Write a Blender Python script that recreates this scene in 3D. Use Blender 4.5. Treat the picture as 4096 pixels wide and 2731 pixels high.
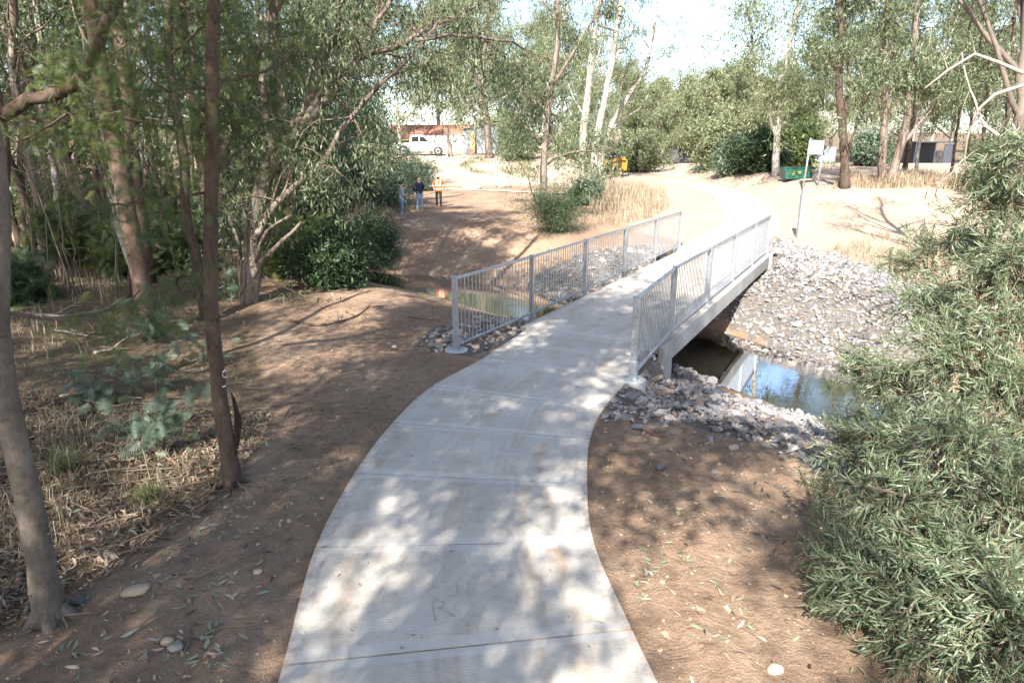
import bpy, math, numpy as np
from mathutils import Vector, Matrix
R=math.radians
rng=np.random.default_rng(11)
sc=bpy.context.scene
for o in list(bpy.data.objects): bpy.data.objects.remove(o)
C=sc.collection

# ------------------------------------------------------------------ camera, sky, sun, exposure
FPX,CAMH,PITCH=665.0,3.5,math.atan(193/665)
cam=bpy.data.cameras.new('camera'); camo=bpy.data.objects.new('camera',cam); C.objects.link(camo)
camo.location=(0,0,CAMH); camo.rotation_euler=(math.pi/2-PITCH,0,0)
cam.sensor_width=36; cam.lens=FPX/1024*36; cam.clip_start=.1; cam.clip_end=3000
sc.camera=camo
SUN_AZ,SUN_EL=R(197),R(41)          # compass angle the light comes from (clockwise from +Y), elevation
w=bpy.data.worlds.new('World'); sc.world=w; w.use_nodes=True
nt=w.node_tree; sky=nt.nodes.new('ShaderNodeTexSky'); sky.sky_type='NISHITA'; sky.sun_disc=False
sky.sun_elevation=SUN_EL; sky.sun_rotation=SUN_AZ; sky.air_density=1.0; sky.dust_density=1.6; sky.ozone_density=1.0
bg=nt.nodes['Background']; bg.inputs[1].default_value=.10; nt.links.new(sky.outputs[0],bg.inputs[0])
sl=bpy.data.lights.new('sun','SUN'); sl.energy=5.0; sl.angle=R(.55); sl.color=(1,.95,.87)
so=bpy.data.objects.new('sun',sl); C.objects.link(so); so.location=(-20,-30,40)
sd=Vector((math.sin(SUN_AZ)*math.cos(SUN_EL),math.cos(SUN_AZ)*math.cos(SUN_EL),math.sin(SUN_EL)))
so.rotation_euler=sd.to_track_quat('Z','Y').to_euler()
vs=sc.view_settings; vs.view_transform='Standard'; vs.look='None'; vs.gamma=1; vs.exposure=2.0; vs.use_curve_mapping=False
sc.render.resolution_x=1024; sc.render.resolution_y=682
sc.cycles.max_bounces=6; sc.cycles.diffuse_bounces=3; sc.cycles.glossy_bounces=3; sc.cycles.transmission_bounces=5; sc.cycles.transparent_max_bounces=8

# ------------------------------------------------------------------ materials
def nn(m,t,**k):
    n=m.node_tree.nodes.new(t)
    for a,b in k.items(): setattr(n,a,b)
    return n
def newmat(name):
    m=bpy.data.materials.new(name); m.use_nodes=True
    return m,m.node_tree.nodes['Principled BSDF'],m.node_tree.links.new
def ramp(m,fac,stops):
    r=nn(m,'ShaderNodeValToRGB'); e=r.color_ramp.elements
    while len(e)<len(stops): e.new(.5)
    for i,(p,c) in enumerate(stops): e[i].position=p; e[i].color=(*c,1)
    m.node_tree.links.new(fac,r.inputs[0]); return r.outputs[0]
def noise(m,scale,detail=4,rough=.6,vec=None,dist=0):
    n=nn(m,'ShaderNodeTexNoise'); n.inputs['Scale'].default_value=scale; n.inputs['Detail'].default_value=detail; n.inputs['Roughness'].default_value=rough; n.inputs['Distortion'].default_value=dist
    if vec is not None: m.node_tree.links.new(vec,n.inputs['Vector'])
    return n.outputs[0]
def objco(m,scale=(1,1,1),world=False):
    t=nn(m,'ShaderNodeNewGeometry').outputs['Position'] if world else nn(m,'ShaderNodeTexCoord').outputs['Object']
    mp=nn(m,'ShaderNodeMapping'); mp.inputs['Scale'].default_value=scale
    m.node_tree.links.new(t,mp.inputs[0]); return mp.outputs[0]
def bump(m,h,bs,strength=.4,dist=.02):
    b=nn(m,'ShaderNodeBump'); b.inputs['Strength'].default_value=strength; b.inputs['Distance'].default_value=dist
    m.node_tree.links.new(h,b.inputs['Height']); m.node_tree.links.new(b.outputs[0],bs.inputs['Normal'])
def mix(m,a,b,fac,blend='MIX'):
    x=nn(m,'ShaderNodeMix',data_type='RGBA',blend_type=blend); L=m.node_tree.links.new
    for s,v in ((x.inputs[6],a),(x.inputs[7],b)):
        if isinstance(v,tuple): s.default_value=(*v,1)
        else: L(v,s)
    if isinstance(fac,(int,float)): x.inputs[0].default_value=fac
    else: L(fac,x.inputs[0])
    return x.outputs[2]
def mth(m,op,a,b=None,c=None):
    x=nn(m,'ShaderNodeMath',operation=op)
    for i,v in enumerate((a,b,c)):
        if v is None: continue
        if isinstance(v,(int,float)): x.inputs[i].default_value=v
        else: m.node_tree.links.new(v,x.inputs[i])
    return x.outputs[0]
def attr(m,n,o='Fac'): return nn(m,'ShaderNodeAttribute',attribute_name=n).outputs[o]
def simple(name,col,rough=.6,metal=0,var=.15,scale=8,bmp=0,spec=.4):
    m,b,L=newmat(name); n=noise(m,scale,5,vec=objco(m))
    c=ramp(m,n,[(.3,tuple(x*(1-var) for x in col)),(.7,tuple(min(1,x*(1+var)) for x in col))]); L(c,b.inputs['Base Color'])
    b.inputs['Roughness'].default_value=rough; b.inputs['Metallic'].default_value=metal; b.inputs['Specular IOR Level'].default_value=spec
    if bmp: bump(m,noise(m,scale*6,6,vec=objco(m)),b,bmp)
    return m
def leafmat(name,stops,trans=.35,rough=.45):
    m,b,L=newmat(name); c=ramp(m,attr(m,'rnd'),stops); L(c,b.inputs['Base Color']); b.inputs['Roughness'].default_value=rough; b.inputs['Specular IOR Level'].default_value=.35
    t=nn(m,'ShaderNodeBsdfTranslucent'); L(mix(m,c,(1.0,1.0,.45),1.0,'MULTIPLY'),t.inputs[0])
    x=nn(m,'ShaderNodeMixShader'); x.inputs[0].default_value=trans; L(b.outputs[0],x.inputs[1]); L(t.outputs[0],x.inputs[2])
    L(x.outputs[0],m.node_tree.nodes['Material Output'].inputs[0]); return m
def barkmat(name,cols,stretch=(5,5,.8),bmp=.6,scale=1.6,streak=None,scar=False):
    m,b,L=newmat(name); v=objco(m,stretch,True); n=noise(m,scale,6,.65,v,.6); c=ramp(m,n,cols)
    if streak:
        n2=noise(m,1.1,5,.7,objco(m,(3.2,3.2,.35),True),1.2); f=ramp(m,n2,[(streak[1],(0,0,0)),(streak[1]+.1,(1,1,1))]); c=mix(m,c,streak[0],f)
    if scar:
        n4=noise(m,2.6,5,.75,objco(m,(1.3,1.3,7),True),.8); c=mix(m,c,(.022,.015,.012),mth(m,'MULTIPLY',ramp(m,n4,[(.60,(0,0,0)),(.68,(1,1,1))]),.75))
    n3=noise(m,30,4,.6,objco(m,(1,1,.5),True)); c=mix(m,c,ramp(m,n3,[(.3,(.55,.55,.55)),(.65,(1.1,1.1,1.1))]),.6,'MULTIPLY')
    L(c,b.inputs['Base Color']); b.inputs['Roughness'].default_value=.85; b.inputs['Specular IOR Level'].default_value=.2
    bump(m,noise(m,scale*3,8,.7,v,.5),b,bmp,.03); return m
M={}
M['euc']=leafmat('eucalypt_leaf',[(0,(.050,.072,.038)),(.5,(.100,.128,.070)),(.85,(.17,.195,.115)),(1,(.25,.22,.12))],.3)
M['euc_pale']=leafmat('pale_eucalypt_leaf',[(0,(.085,.110,.060)),(.5,(.165,.190,.105)),(.9,(.25,.265,.165)),(1,(.31,.27,.17))],.38)
M['wattle']=leafmat('wattle_frond',[(0,(.040,.070,.032)),(.5,(.085,.125,.045)),(.85,(.155,.185,.055)),(1,(.24,.22,.08))],.4)
M['wattle_blue']=leafmat('blue_wattle_frond',[(0,(.060,.095,.066)),(.6,(.125,.170,.118)),(1,(.22,.26,.17))],.33)
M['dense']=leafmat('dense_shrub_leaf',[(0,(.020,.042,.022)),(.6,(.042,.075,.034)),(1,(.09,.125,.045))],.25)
M['bush']=leafmat('narrow_bush_leaf',[(0,(.055,.085,.045)),(.5,(.135,.175,.105)),(.93,(.26,.295,.20)),(.97,(.25,.22,.08)),(1,(.30,.15,.06))],.32,.38)
M['dry']=leafmat('dry_grass',[(0,(.13,.092,.060)),(.5,(.27,.205,.140)),(1,(.46,.385,.285))],.2,.85)
M['greengrass']=leafmat('green_grass',[(0,(.045,.07,.025)),(.7,(.10,.13,.045)),(1,(.24,.22,.10))],.3,.7)
M['litter']=leafmat('dead_leaf',[(0,(.045,.028,.02)),(.35,(.115,.074,.048)),(.6,(.20,.135,.09)),(.8,(.29,.22,.16)),(.9,(.15,.16,.10)),(1,(.24,.25,.17))],.08,.7)
M['freshleaf']=leafmat('fallen_green_leaf',[(0,(.13,.17,.10)),(.55,(.22,.26,.17)),(.8,(.33,.30,.24)),(1,(.40,.27,.20))],.05,.6)
M['bark_brown']=barkmat('brown_smooth_bark',[(.25,(.045,.030,.023)),(.5,(.095,.064,.047)),(.75,(.145,.105,.076))],(2.5,2.5,.9),.6,2.0,scar=True)
M['bark_grey']=barkmat('grey_tan_bark',[(.25,(.075,.062,.050)),(.5,(.13,.107,.086)),(.78,(.19,.155,.125))],(2,2,1.2),.5,1.6,scar=True)
M['bark_dark']=barkmat('dark_rough_bark',[(.25,(.030,.022,.018)),(.5,(.075,.055,.042)),(.78,(.135,.10,.075))],(6,6,.9),.9,2.2)
M['bark_white']=barkmat('white_gum_bark',[(.22,(.13,.10,.08)),(.42,(.28,.25,.215)),(.75,(.42,.395,.355))],(2.2,2.2,.7),.25,1.2,((.10,.068,.05),.56))
M['bark_shed']=barkmat('peeling_gum_bark',[(.25,(.095,.068,.052)),(.5,(.175,.14,.115)),(.78,(.29,.255,.22))],(3,3,.6),.5,1.5,((.065,.045,.034),.50))
M['twig']=simple('twig_bark',(.13,.095,.07),.85,0,.3,20)
M['deadwood']=simple('bleached_dead_wood',(.30,.25,.205),.85,0,.25,14,.4)

# ground
m,b,L=newmat('ground'); M['ground']=m
pos=objco(m,(1,1,1),True); ma=nn(m,'ShaderNodeAttribute',attribute_name='mask'); sep=nn(m,'ShaderNodeSeparateColor'); L(ma.outputs['Color'],sep.inputs[0])
nA=noise(m,.55,6,.6,pos); nB=noise(m,7,8,.7,pos); nC=noise(m,60,4,.7,pos); nD=noise(m,22,6,.75,pos,1.5)
dirt=ramp(m,nA,[(.3,(.215,.143,.096)),(.5,(.275,.190,.132)),(.7,(.33,.242,.175))])
dirt=mix(m,dirt,ramp(m,nB,[(.3,(.66,.62,.58)),(.55,(1,1,1)),(.75,(1.18,1.16,1.12))]),.85,'MULTIPLY')
dirt=mix(m,dirt,ramp(m,nC,[(.28,(.6,.57,.54)),(.5,(1,1,1)),(.74,(1.3,1.27,1.22))]),.6,'MULTIPLY')
lit=ramp(m,nD,[(.25,(.040,.030,.020)),(.45,(.115,.080,.050)),(.6,(.20,.145,.095)),(.8,(.33,.25,.17))])
pale=ramp(m,mth(m,'ADD',mth(m,'MULTIPLY',nB,.6),mth(m,'MULTIPLY',nA,.4)),[(.3,(.245,.180,.130)),(.5,(.33,.255,.195)),(.7,(.40,.325,.26))])
wet=ramp(m,nB,[(.3,(.085,.074,.064)),(.7,(.19,.168,.148))])
nM=noise(m,2.2,6,.7,pos)
def edge(ch,k=.55):
    a=mth(m,'ADD',ch,mth(m,'MULTIPLY',mth(m,'SUBTRACT',nM,.5),k)); x=nn(m,'ShaderNodeMapRange',clamp=True); L(a,x.inputs[0]); x.inputs[1].default_value=.35; x.inputs[2].default_value=.65; return x.outputs[0]
c=mix(m,dirt,pale,edge(sep.outputs[1])); c=mix(m,c,lit,edge(sep.outputs[0],.7)); c=mix(m,c,wet,edge(sep.outputs[2],.3))
L(c,b.inputs['Base Color']); b.inputs['Roughness'].default_value=.95; b.inputs['Specular IOR Level'].default_value=.15
nE=noise(m,3.2,5,.65,pos,1.0)
hh=mth(m,'ADD',mth(m,'MULTIPLY',mth(m,'ADD',nB,mth(m,'MULTIPLY',nE,1.6)),1.0),mth(m,'ADD',mth(m,'MULTIPLY',nC,.35),mth(m,'MULTIPLY',nD,.6))); bump(m,hh,b,.9,.055)

# concrete (attributes eu/ev: metres to the nearest long edge / joint)
m,b,L=newmat('path_concrete'); M['conc']=m
pos=objco(m,(1,1,1),True); n1=noise(m,.9,6,.65,pos); n2=noise(m,14,6,.7,pos); n3=noise(m,90,3,.6,pos)
c=ramp(m,n1,[(.28,(.345,.305,.26)),(.5,(.43,.395,.345)),(.74,(.50,.465,.41))])
c=mix(m,c,ramp(m,n2,[(.25,(.72,.68,.63)),(.48,(1,1,1)),(.75,(1.08,1.08,1.07))]),.7,'MULTIPLY')
c=mix(m,c,ramp(m,n3,[(.3,(.8,.79,.78)),(.6,(1.05,1.05,1.05))]),.45,'MULTIPLY')
su=attr(m,'su'); stn=noise(m,1.6,5,.7,objco(m,(1,1,1),True),.8)
streaks=nn(m,'ShaderNodeTexNoise',noise_dimensions='1D'); streaks.inputs['Scale'].default_value=3.3; streaks.inputs['Detail'].default_value=3; L(mth(m,'ADD',su,mth(m,'MULTIPLY',n1,.25)),streaks.inputs['W'])
st=mth(m,'MULTIPLY',ramp(m,streaks.outputs[0],[(.48,(0,0,0)),(.68,(1,1,1))]),ramp(m,stn,[(.4,(0,0,0)),(.65,(1,1,1))]))
c=mix(m,c,(.31,.215,.14),mth(m,'MULTIPLY',st,.8))
ed=mth(m,'MINIMUM',attr(m,'eu'),attr(m,'ev')); bord=nn(m,'ShaderNodeMapRange',clamp=True); L(mth(m,'ADD',ed,mth(m,'MULTIPLY',mth(m,'SUBTRACT',n2,.5),.02)),bord.inputs[0]); bord.inputs[1].default_value=.085; bord.inputs[2].default_value=.10
c=mix(m,mix(m,c,(.50,.48,.445),.4),c,bord.outputs[0])
spk=ramp(m,noise(m,5.5,7,.85,pos,2),[(.70,(0,0,0)),(.74,(1,1,1))]); c=mix(m,c,(.14,.09,.06),mth(m,'MULTIPLY',spk,.7))
de=nn(m,'ShaderNodeMapRange',clamp=True); L(mth(m,'ADD',attr(m,'eu'),mth(m,'MULTIPLY',n2,.5)),de.inputs[0]); de.inputs[1].default_value=.36; de.inputs[2].default_value=.18; c=mix(m,c,(.27,.19,.125),mth(m,'MULTIPLY',de.outputs[0],.75))
L(c,b.inputs['Base Color']); b.inputs['Roughness'].default_value=.85; b.inputs['Specular IOR Level'].default_value=.3
wv=nn(m,'ShaderNodeTexWave',wave_type='BANDS',bands_direction='X'); wv.inputs['Scale'].default_value=13; wv.inputs['Distortion'].default_value=2.5; wv.inputs['Detail'].default_value=2; wv.inputs['Detail Scale'].default_value=1.5
cb=nn(m,'ShaderNodeCombineXYZ'); L(attr(m,'sv'),cb.inputs[0]); L(mth(m,'MULTIPLY',su,.15),cb.inputs[1]); L(cb.outputs[0],wv.inputs['Vector'])
hh=mth(m,'ADD',mth(m,'MULTIPLY',mth(m,'MULTIPLY',wv.outputs['Fac'],bord.outputs[0]),.5),mth(m,'MULTIPLY',n3,.4)); bump(m,hh,b,.42,.006)
m,b,L=newmat('cast_concrete'); M['cast']=m
n1=noise(m,2,6,.65,objco(m,(1,1,1),True)); nv=noise(m,3,4,.6,objco(m,(9,9,.6),True)); c=ramp(m,n1,[(.3,(.22,.215,.20)),(.7,(.32,.31,.295))]); c=mix(m,c,ramp(m,nv,[(.35,(.78,.77,.76)),(.6,(1.04,1.04,1.04))]),.8,'MULTIPLY'); L(c,b.inputs['Base Color']); b.inputs['Roughness'].default_value=.85; bump(m,noise(m,40,5,.6,objco(m,(1,1,1),True)),b,.2,.005)
M['soffit']=simple('shade_dark_soffit',(.10,.095,.085),.9,0,.25,3)  # deck underside concrete coloured darker so the shade below reads deep
M['footing']=simple('footing_concrete',(.36,.36,.35),.8,0,.12,6,.15)
m,b,L=newmat('galvanised_steel'); M['galv']=m
v=nn(m,'ShaderNodeTexVoronoi'); v.inputs['Scale'].default_value=38; L(objco(m,(1,1,1),True),v.inputs['Vector']); n1=noise(m,3.5,5,.6,objco(m,(1,1,.4),True))
c=mix(m,ramp(m,v.outputs['Color'],[(.2,(.34,.365,.40)),(.8,(.45,.475,.505))]),ramp(m,n1,[(.35,(.78,.79,.80)),(.65,(1.05,1.05,1.05))]),.8,'MULTIPLY'); L(c,b.inputs['Base Color']); b.inputs['Metallic'].default_value=.75; L(ramp(m,n1,[(.3,(.48,.48,.48)),(.7,(.30,.30,.30))]),b.inputs['Roughness'])
# rock: colour by attribute
m,b,L=newmat('bluestone'); M['rock']=m
c=ramp(m,attr(m,'rnd'),[(0,(.092,.092,.10)),(.35,(.155,.153,.162)),(.62,(.21,.205,.21)),(.8,(.26,.232,.215)),(.92,(.23,.165,.12)),(1,(.34,.29,.255))]); n1=noise(m,22,6,.7,objco(m,(1,1,1),True)); c=mix(m,c,ramp(m,n1,[(.3,(.65,.64,.63)),(.65,(1.25,1.22,1.2))]),.8,'MULTIPLY'); L(c,b.inputs['Base Color']); b.inputs['Roughness'].default_value=.9; bump(m,n1,b,.5,.02)
M['boulder']=simple('pale_boulder',(.25,.225,.20),.9,0,.3,5,.6)
# water
m,b,L=newmat('creek_water'); M['water']=m
gl=nn(m,'ShaderNodeBsdfGlossy'); gl.inputs[1].default_value=.02; tr=nn(m,'ShaderNodeBsdfTransparent'); tr.inputs[0].default_value=(.24,.175,.085,1); df=nn(m,'ShaderNodeBsdfDiffuse'); df.inputs[0].default_value=(.018,.013,.006,1)
fr=nn(m,'ShaderNodeFresnel'); fr.inputs[0].default_value=1.33; bm=nn(m,'ShaderNodeBump'); bm.inputs['Strength'].default_value=.25; bm.inputs['Distance'].default_value=.012; L(mth(m,'MULTIPLY',noise(m,9,3,.5,objco(m,(1,1,1),True)),ramp(m,noise(m,.35,2,.5,objco(m,(1,1,1),True)),[(.42,(.05,.05,.05)),(.62,(1,1,1))])),bm.inputs['Height'])
for n in (gl,fr): L(bm.outputs[0],n.inputs['Normal'])
x1=nn(m,'ShaderNodeMixShader'); x1.inputs[0].default_value=.45; L(tr.outputs[0],x1.inputs[1]); L(df.outputs[0],x1.inputs[2])
x2=nn(m,'ShaderNodeMixShader'); L(mth(m,'MULTIPLY',fr.outputs[0],.85),x2.inputs[0]); L(x1.outputs[0],x2.inputs[1]); L(gl.outputs[0],x2.inputs[2]); L(x2.outputs[0],m.node_tree.nodes['Material Output'].inputs[0])

# ------------------------------------------------------------------ mesh helpers
def mesh_np(name,V,tri=None,quad=None,mats=(),rnd=None,attrs=None,smooth=False,matidx=None):
    V=np.asarray(V,np.float32).reshape(-1,3); me=bpy.data.meshes.new(name)
    tri=np.zeros((0,3),np.int32) if tri is None or len(tri)==0 else np.asarray(tri,np.int32); quad=np.zeros((0,4),np.int32) if quad is None or len(quad)==0 else np.asarray(quad,np.int32)
    nt_,nq=len(tri),len(quad); me.vertices.add(len(V)); me.vertices.foreach_set('co',V.ravel())
    lv=np.concatenate([tri.ravel(),quad.ravel()]).astype(np.int32); me.loops.add(len(lv)); me.loops.foreach_set('vertex_index',lv)
    ls=np.concatenate([np.arange(nt_)*3,nt_*3+np.arange(nq)*4]).astype(np.int32); me.polygons.add(nt_+nq); me.polygons.foreach_set('loop_start',ls)
    if smooth: me.polygons.foreach_set('use_smooth',np.ones(nt_+nq,bool))
    else: me.polygons.foreach_set('use_smooth',np.zeros(nt_+nq,bool))
    for mm in mats: me.materials.append(M[mm] if isinstance(mm,str) else mm)
    if matidx is not None: me.polygons.foreach_set('material_index',np.asarray(matidx,np.int32))
    at=dict(attrs or {})
    if rnd is not None: at['rnd']=rnd
    for k,a in at.items():
        a=np.asarray(a,np.float32)
        if a.ndim==2:
            A=me.attributes.new(k,'FLOAT_COLOR','POINT'); A.data.foreach_set('color',np.c_[a,np.ones(len(a),np.float32)].astype(np.float32).ravel())
        else:
            A=me.attributes.new(k,'FLOAT','POINT'); A.data.foreach_set('value',a)
    me.update(calc_edges=True); me.validate(); return me
def link(name,me,parent=None,loc=None,label=None,cat=None,group=None,kind=None,rot=None):
    o=bpy.data.objects.new(name,me); C.objects.link(o)
    if parent is not None: o.parent=parent
    if loc is not None: o.location=loc
    if rot is not None: o.rotation_euler=rot
    for k,v in (('label',label),('category',cat),('group',group),('kind',kind)):
        if v: o[k]=v
    return o
def empty(name,loc,label,cat,group=None,rotz=0):
    o=link(name,None,None,loc,label,cat,group); o.rotation_euler=(0,0,rotz); o.empty_display_size=.2; return o
class MB:
    """collects polygons for one mesh"""
    def __init__(s): s.V=[]; s.T=[]; s.Q=[]; s.n=0; s.A=[]
    def add(s,V,tri=None,quad=None,rnd=None):
        V=np.asarray(V,float).reshape(-1,3)
        if tri is not None and len(tri): s.T.append(np.asarray(tri)+s.n)
        if quad is not None and len(quad): s.Q.append(np.asarray(quad)+s.n)
        s.V.append(V); s.n+=len(V); s.A.append(np.full(len(V),.5) if rnd is None else (np.full(len(V),rnd) if np.isscalar(rnd) else rnd))
    def box(s,lo,hi,frame=None):
        x0,y0,z0=lo; x1,y1,z1=hi
        V=np.array([(x0,y0,z0),(x1,y0,z0),(x1,y1,z0),(x0,y1,z0),(x0,y0,z1),(x1,y0,z1),(x1,y1,z1),(x0,y1,z1)],float)
        if frame is not None: V=V@np.array(frame[1])+np.array(frame[0])
        s.add(V,None,[(0,3,2,1),(4,5,6,7),(0,1,5,4),(1,2,6,5),(2,3,7,6),(3,0,4,7)]); return s
    def tube(s,P,rad,n=8,caps=True,rough=0):
        P=np.asarray(P,float); k=len(P); rad=np.broadcast_to(np.asarray(rad,float),(k,))
        T=np.gradient(P,axis=0); T/=np.linalg.norm(T,axis=1)[:,None]+1e-9
        up=np.array([0,0,1.]) if abs(T[0][2])<.9 else np.array([1.,0,0])
        A=np.cross(T,up); A/=np.linalg.norm(A,axis=1)[:,None]+1e-9; B=np.cross(T,A)
        th=np.linspace(0,2*np.pi,n,endpoint=False); rr=rad[:,None]*np.ones(n)
        if rough: rr=rr*(1+rng.normal(0,rough,(k,n)))
        V=P[:,None,:]+rr[:,:,None]*(np.cos(th)[None,:,None]*A[:,None,:]+np.sin(th)[None,:,None]*B[:,None,:])
        i=np.arange(k-1)[:,None]*n; j=np.arange(n)[None,:]; j2=(j+1)%n
        Q=np.stack([i+j,i+j2,i+n+j2,i+n+j],-1).reshape(-1,4)
        V=V.reshape(-1,3); tr=[]
        if caps:
            V=np.vstack([V,P[0],P[-1]]); a=k*n; tr=[(a,(q+1)%n,q) for q in range(n)]+[(a+1,(k-1)*n+q,(k-1)*n+(q+1)%n) for q in range(n)]
        s.add(V,tr,Q); return s
    def prism(s,poly,axis,a,bb):
        """poly: 2D outline extruded along axis index from a to bb"""
        k=len(poly); o=[q for q in range(3) if q!=axis]; V=np.zeros((2*k,3))
        for e,val in enumerate((a,bb)):
            V[e*k:(e+1)*k,o[0]]=[p[0] for p in poly]; V[e*k:(e+1)*k,o[1]]=[p[1] for p in poly]; V[e*k:(e+1)*k,axis]=val
        cen=V[:k].mean(0); cen2=V[k:].mean(0); V=np.vstack([V,cen,cen2])
        s.add(V,[(2*k,(q+1)%k,q) for q in range(k)]+[(2*k+1,k+q,k+(q+1)%k) for q in range(k)],[(q,(q+1)%k,k+(q+1)%k,k+q) for q in range(k)]); return s
    def mesh(s,name,mats,smooth=False,attrs=None):
        return mesh_np(name,np.vstack(s.V),np.vstack(s.T) if s.T else None,np.vstack(s.Q) if s.Q else None,mats if isinstance(mats,(list,tuple)) else (mats,),np.concatenate(s.A),attrs,smooth)
def bev(o,wd=.01,seg=2):
    mo=o.modifiers.new('b','BEVEL'); mo.width=wd; mo.segments=seg; mo.limit_method='ANGLE'; return o

# ------------------------------------------------------------------ terrain
CREEK=np.array([(34,-3),(24,1.5),(16,4.8),(11.6,7.6),(9,10.2),(6.4,14),(4.3,17.2),(1.5,20.3),(-1.2,23.6),(-4,25.8),(-8,26.8),(-15,28),(-26,30),(-45,32)],float)
def pline_d(x,y,Pn):
    best=np.full(np.shape(x),1e9); side=np.zeros(np.shape(x))
    for a,b in zip(Pn[:-1],Pn[1:]):
        d=b-a; l2=d@d; t=np.clip(((x-a[0])*d[0]+(y-a[1])*d[1])/l2,0,1); dx=x-a[0]-t*d[0]; dy=y-a[1]-t*d[1]; q=np.hypot(dx,dy); cr=d[0]*dy-d[1]*dx
        side=np.where(q<best,np.sign(cr),side); best=np.minimum(best,q)
    return best,side      # side<0 : far bank (creek runs right -> left)
def ss(t): t=np.clip(t,0,1); return t*t*(3-2*t)
PATH_L=[(-.9,-7),(-1.05,-2),(-1.3,1.2),(-1.58,3.7),(-1.74,4.67),(-1.8,5.32),(-1.79,6.76),(-1.58,8.21),(-1.22,9.62),(-.62,10.91),(-.12,12.0),(.37,13.15)]
PATH_R=[(2.2,-7),(1.7,-2),(1.28,1.4),(1.01,3.7),(.91,4.25),(.76,5.40),(.82,6.53),(.97,7.66),(1.30,8.72),(1.86,10.02),(2.10,10.9),(2.66,11.95)]
NEARC=(np.array(PATH_L)+np.array(PATH_R))/2
FARC=np.array([(7.0,23.4),(8.5,26),(10,28.7),(11.4,32),(12.6,36),(13.7,41),(14.6,46),(14.6,51),(13.5,56)],float)
BD=np.array([math.sin(R(28.85)),math.cos(R(28.85))]); BN=np.array([BD[1],-BD[0]])
BC=np.vstack([[(1.5,12.55)],[(7.3,23.9)]])
Ldk=float(np.dot(BC[1]-BC[0],BD))
def terr(x,y,fine=True):
    x=np.asarray(x,float); y=np.asarray(y,float)
    z=.0286*np.clip(y-26,0,44)+.012*np.clip(y-70,0,60)
    z=z+1.75*ss((y-55)/9.5)*ss((11-x)/8)+.03*np.clip(y-105,0,420)
    z=z+1.15*ss((y-32.5)/6+.10*np.sin(x*.5))*ss((x-14.8)/4)*ss((95-y)/40)-.25*np.exp(-((x-22)/3)**2-((y-33)/3)**2)
    z=z-.35*ss((x-8)/5)*ss((y-13)/5)*ss((33-y)/8)
    z=z+.35*ss((-x-5)/6)*ss((24-y)/8)+.5*ss((-x-9)/10)
    d,s=pline_d(x,y,CREEK)
    far=(s<0); wd=np.where(far,5.6,3.3)+np.where(far,1.8*ss((3-x)/4),1.2*ss((-x-1)/3)); of=np.where(far,.0-1.0*ss((3-x)/4),.85+.35*ss((-x)/3))
    tn=np.clip(d/6.0,0,1); k=np.where(far,ss((d-of)/wd),.78*tn+.22*ss(tn))
    if fine: k=np.clip(k+.05*np.sin(x*1.3+y*.7)*np.sin(y*1.1-x*.4)*(4*k*(1-k)),0,1)
    z=z*k+(-2.0)*(1-k)
    if fine:
        a=.03*np.sin(x*.9+1.7*np.sin(y*.5))*np.sin(y*1.13+.6)+.018*np.sin(2.7*x+1.1*y)*np.sin(2.3*y-1.9*x+1)+.013*np.sin(7.1*x+3*np.sin(2.1*y))*np.sin(6.3*y+1.3+2*np.sin(1.7*x))+.007*np.sin(15*x+4*np.sin(5*y))*np.sin(13*y+3*np.sin(4*x))
        lit=np.clip((litter_x(y)-x)/1.5,0,1)*(y<30)
        z=z+a*(1+1.6*lit)-.0
    pd=np.minimum(pline_d(x,y,NEARC)[0],pline_d(x,y,FARC)[0])
    z=z-.22*np.exp(-((x-2.35)/.75)**2-((y-9.9)/1.1)**2)-.35*np.exp(-((x-3.25)/.6)**2-((y-11.9)/.9)**2)
    bs=(x-BC[0][0])*BD[0]+(y-BC[0][1])*BD[1]; bn=np.abs((x-BC[0][0])*BN[0]+(y-BC[0][1])*BN[1])
    flat=ss((1.72-pd)/.36)*np.where((bs>-.1)&(bs<Ldk),0,1)*np.where((bs>-1.3)&(bs<0),ss((1.62-bn)/.12),1); base=np.where(y>22,.0286*np.clip(y-26,0,44)+0,0.0)
    z=z*(1-flat)+(base-.045)*flat*1.0+0
    cor=ss((2.1-bn)/.6)*((bs>.0)&(bs<Ldk)); z=np.where(cor>0,np.minimum(z,z*(1-cor)+np.minimum(z,-.62)*cor),z)
    return z
def litter_x(y): return np.interp(y,[-10,2,4,5,6.5,8.5,11,16,19,24,30],[-3.2,-3.4,-3.9,-3.5,-3.05,-3.3,-4.4,-6.2,-8.5,-10,-11])
cP,sP=math.cos(PITCH),math.sin(PITCH)
def ray(px,py):
    u=(px-512)/FPX; v=(341-py)/FPX; return np.array([u,cP+v*sP,-sP+v*cP])
_t=np.concatenate([np.arange(1.5,40,.05),np.arange(40,260,.25)])
def G(px,py):
    d=ray(px,py); p=_t[:,None]*d+np.array([0,0,CAMH]); h=p[:,2]-terr(p[:,0],p[:,1]); i=np.argmax(h<0)
    if not (h<0).any(): i=len(_t)-1
    return np.array([p[i,0],p[i,1],float(terr(p[i,0],p[i,1]))])
def Dp(px,py,Y):
    d=ray(px,py); t=Y/d[1]; return np.array([t*d[0],Y,CAMH+t*d[2]])
def pip(x,y,poly):
    ins=np.zeros(np.shape(x),bool); n=len(poly)
    for i in range(n):
        x1,y1=poly[i][:2]; x2,y2=poly[(i+1)%n][:2]
        c=((y1>y)!=(y2>y))&(x<(x2-x1)*(y-y1)/((y2-y1)+1e-12)+x1); ins^=c
    return ins
def pd_poly(x,y,poly): return pline_d(x,y,np.array([p[:2] for p in poly]+[poly[0][:2]]))[0]
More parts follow.
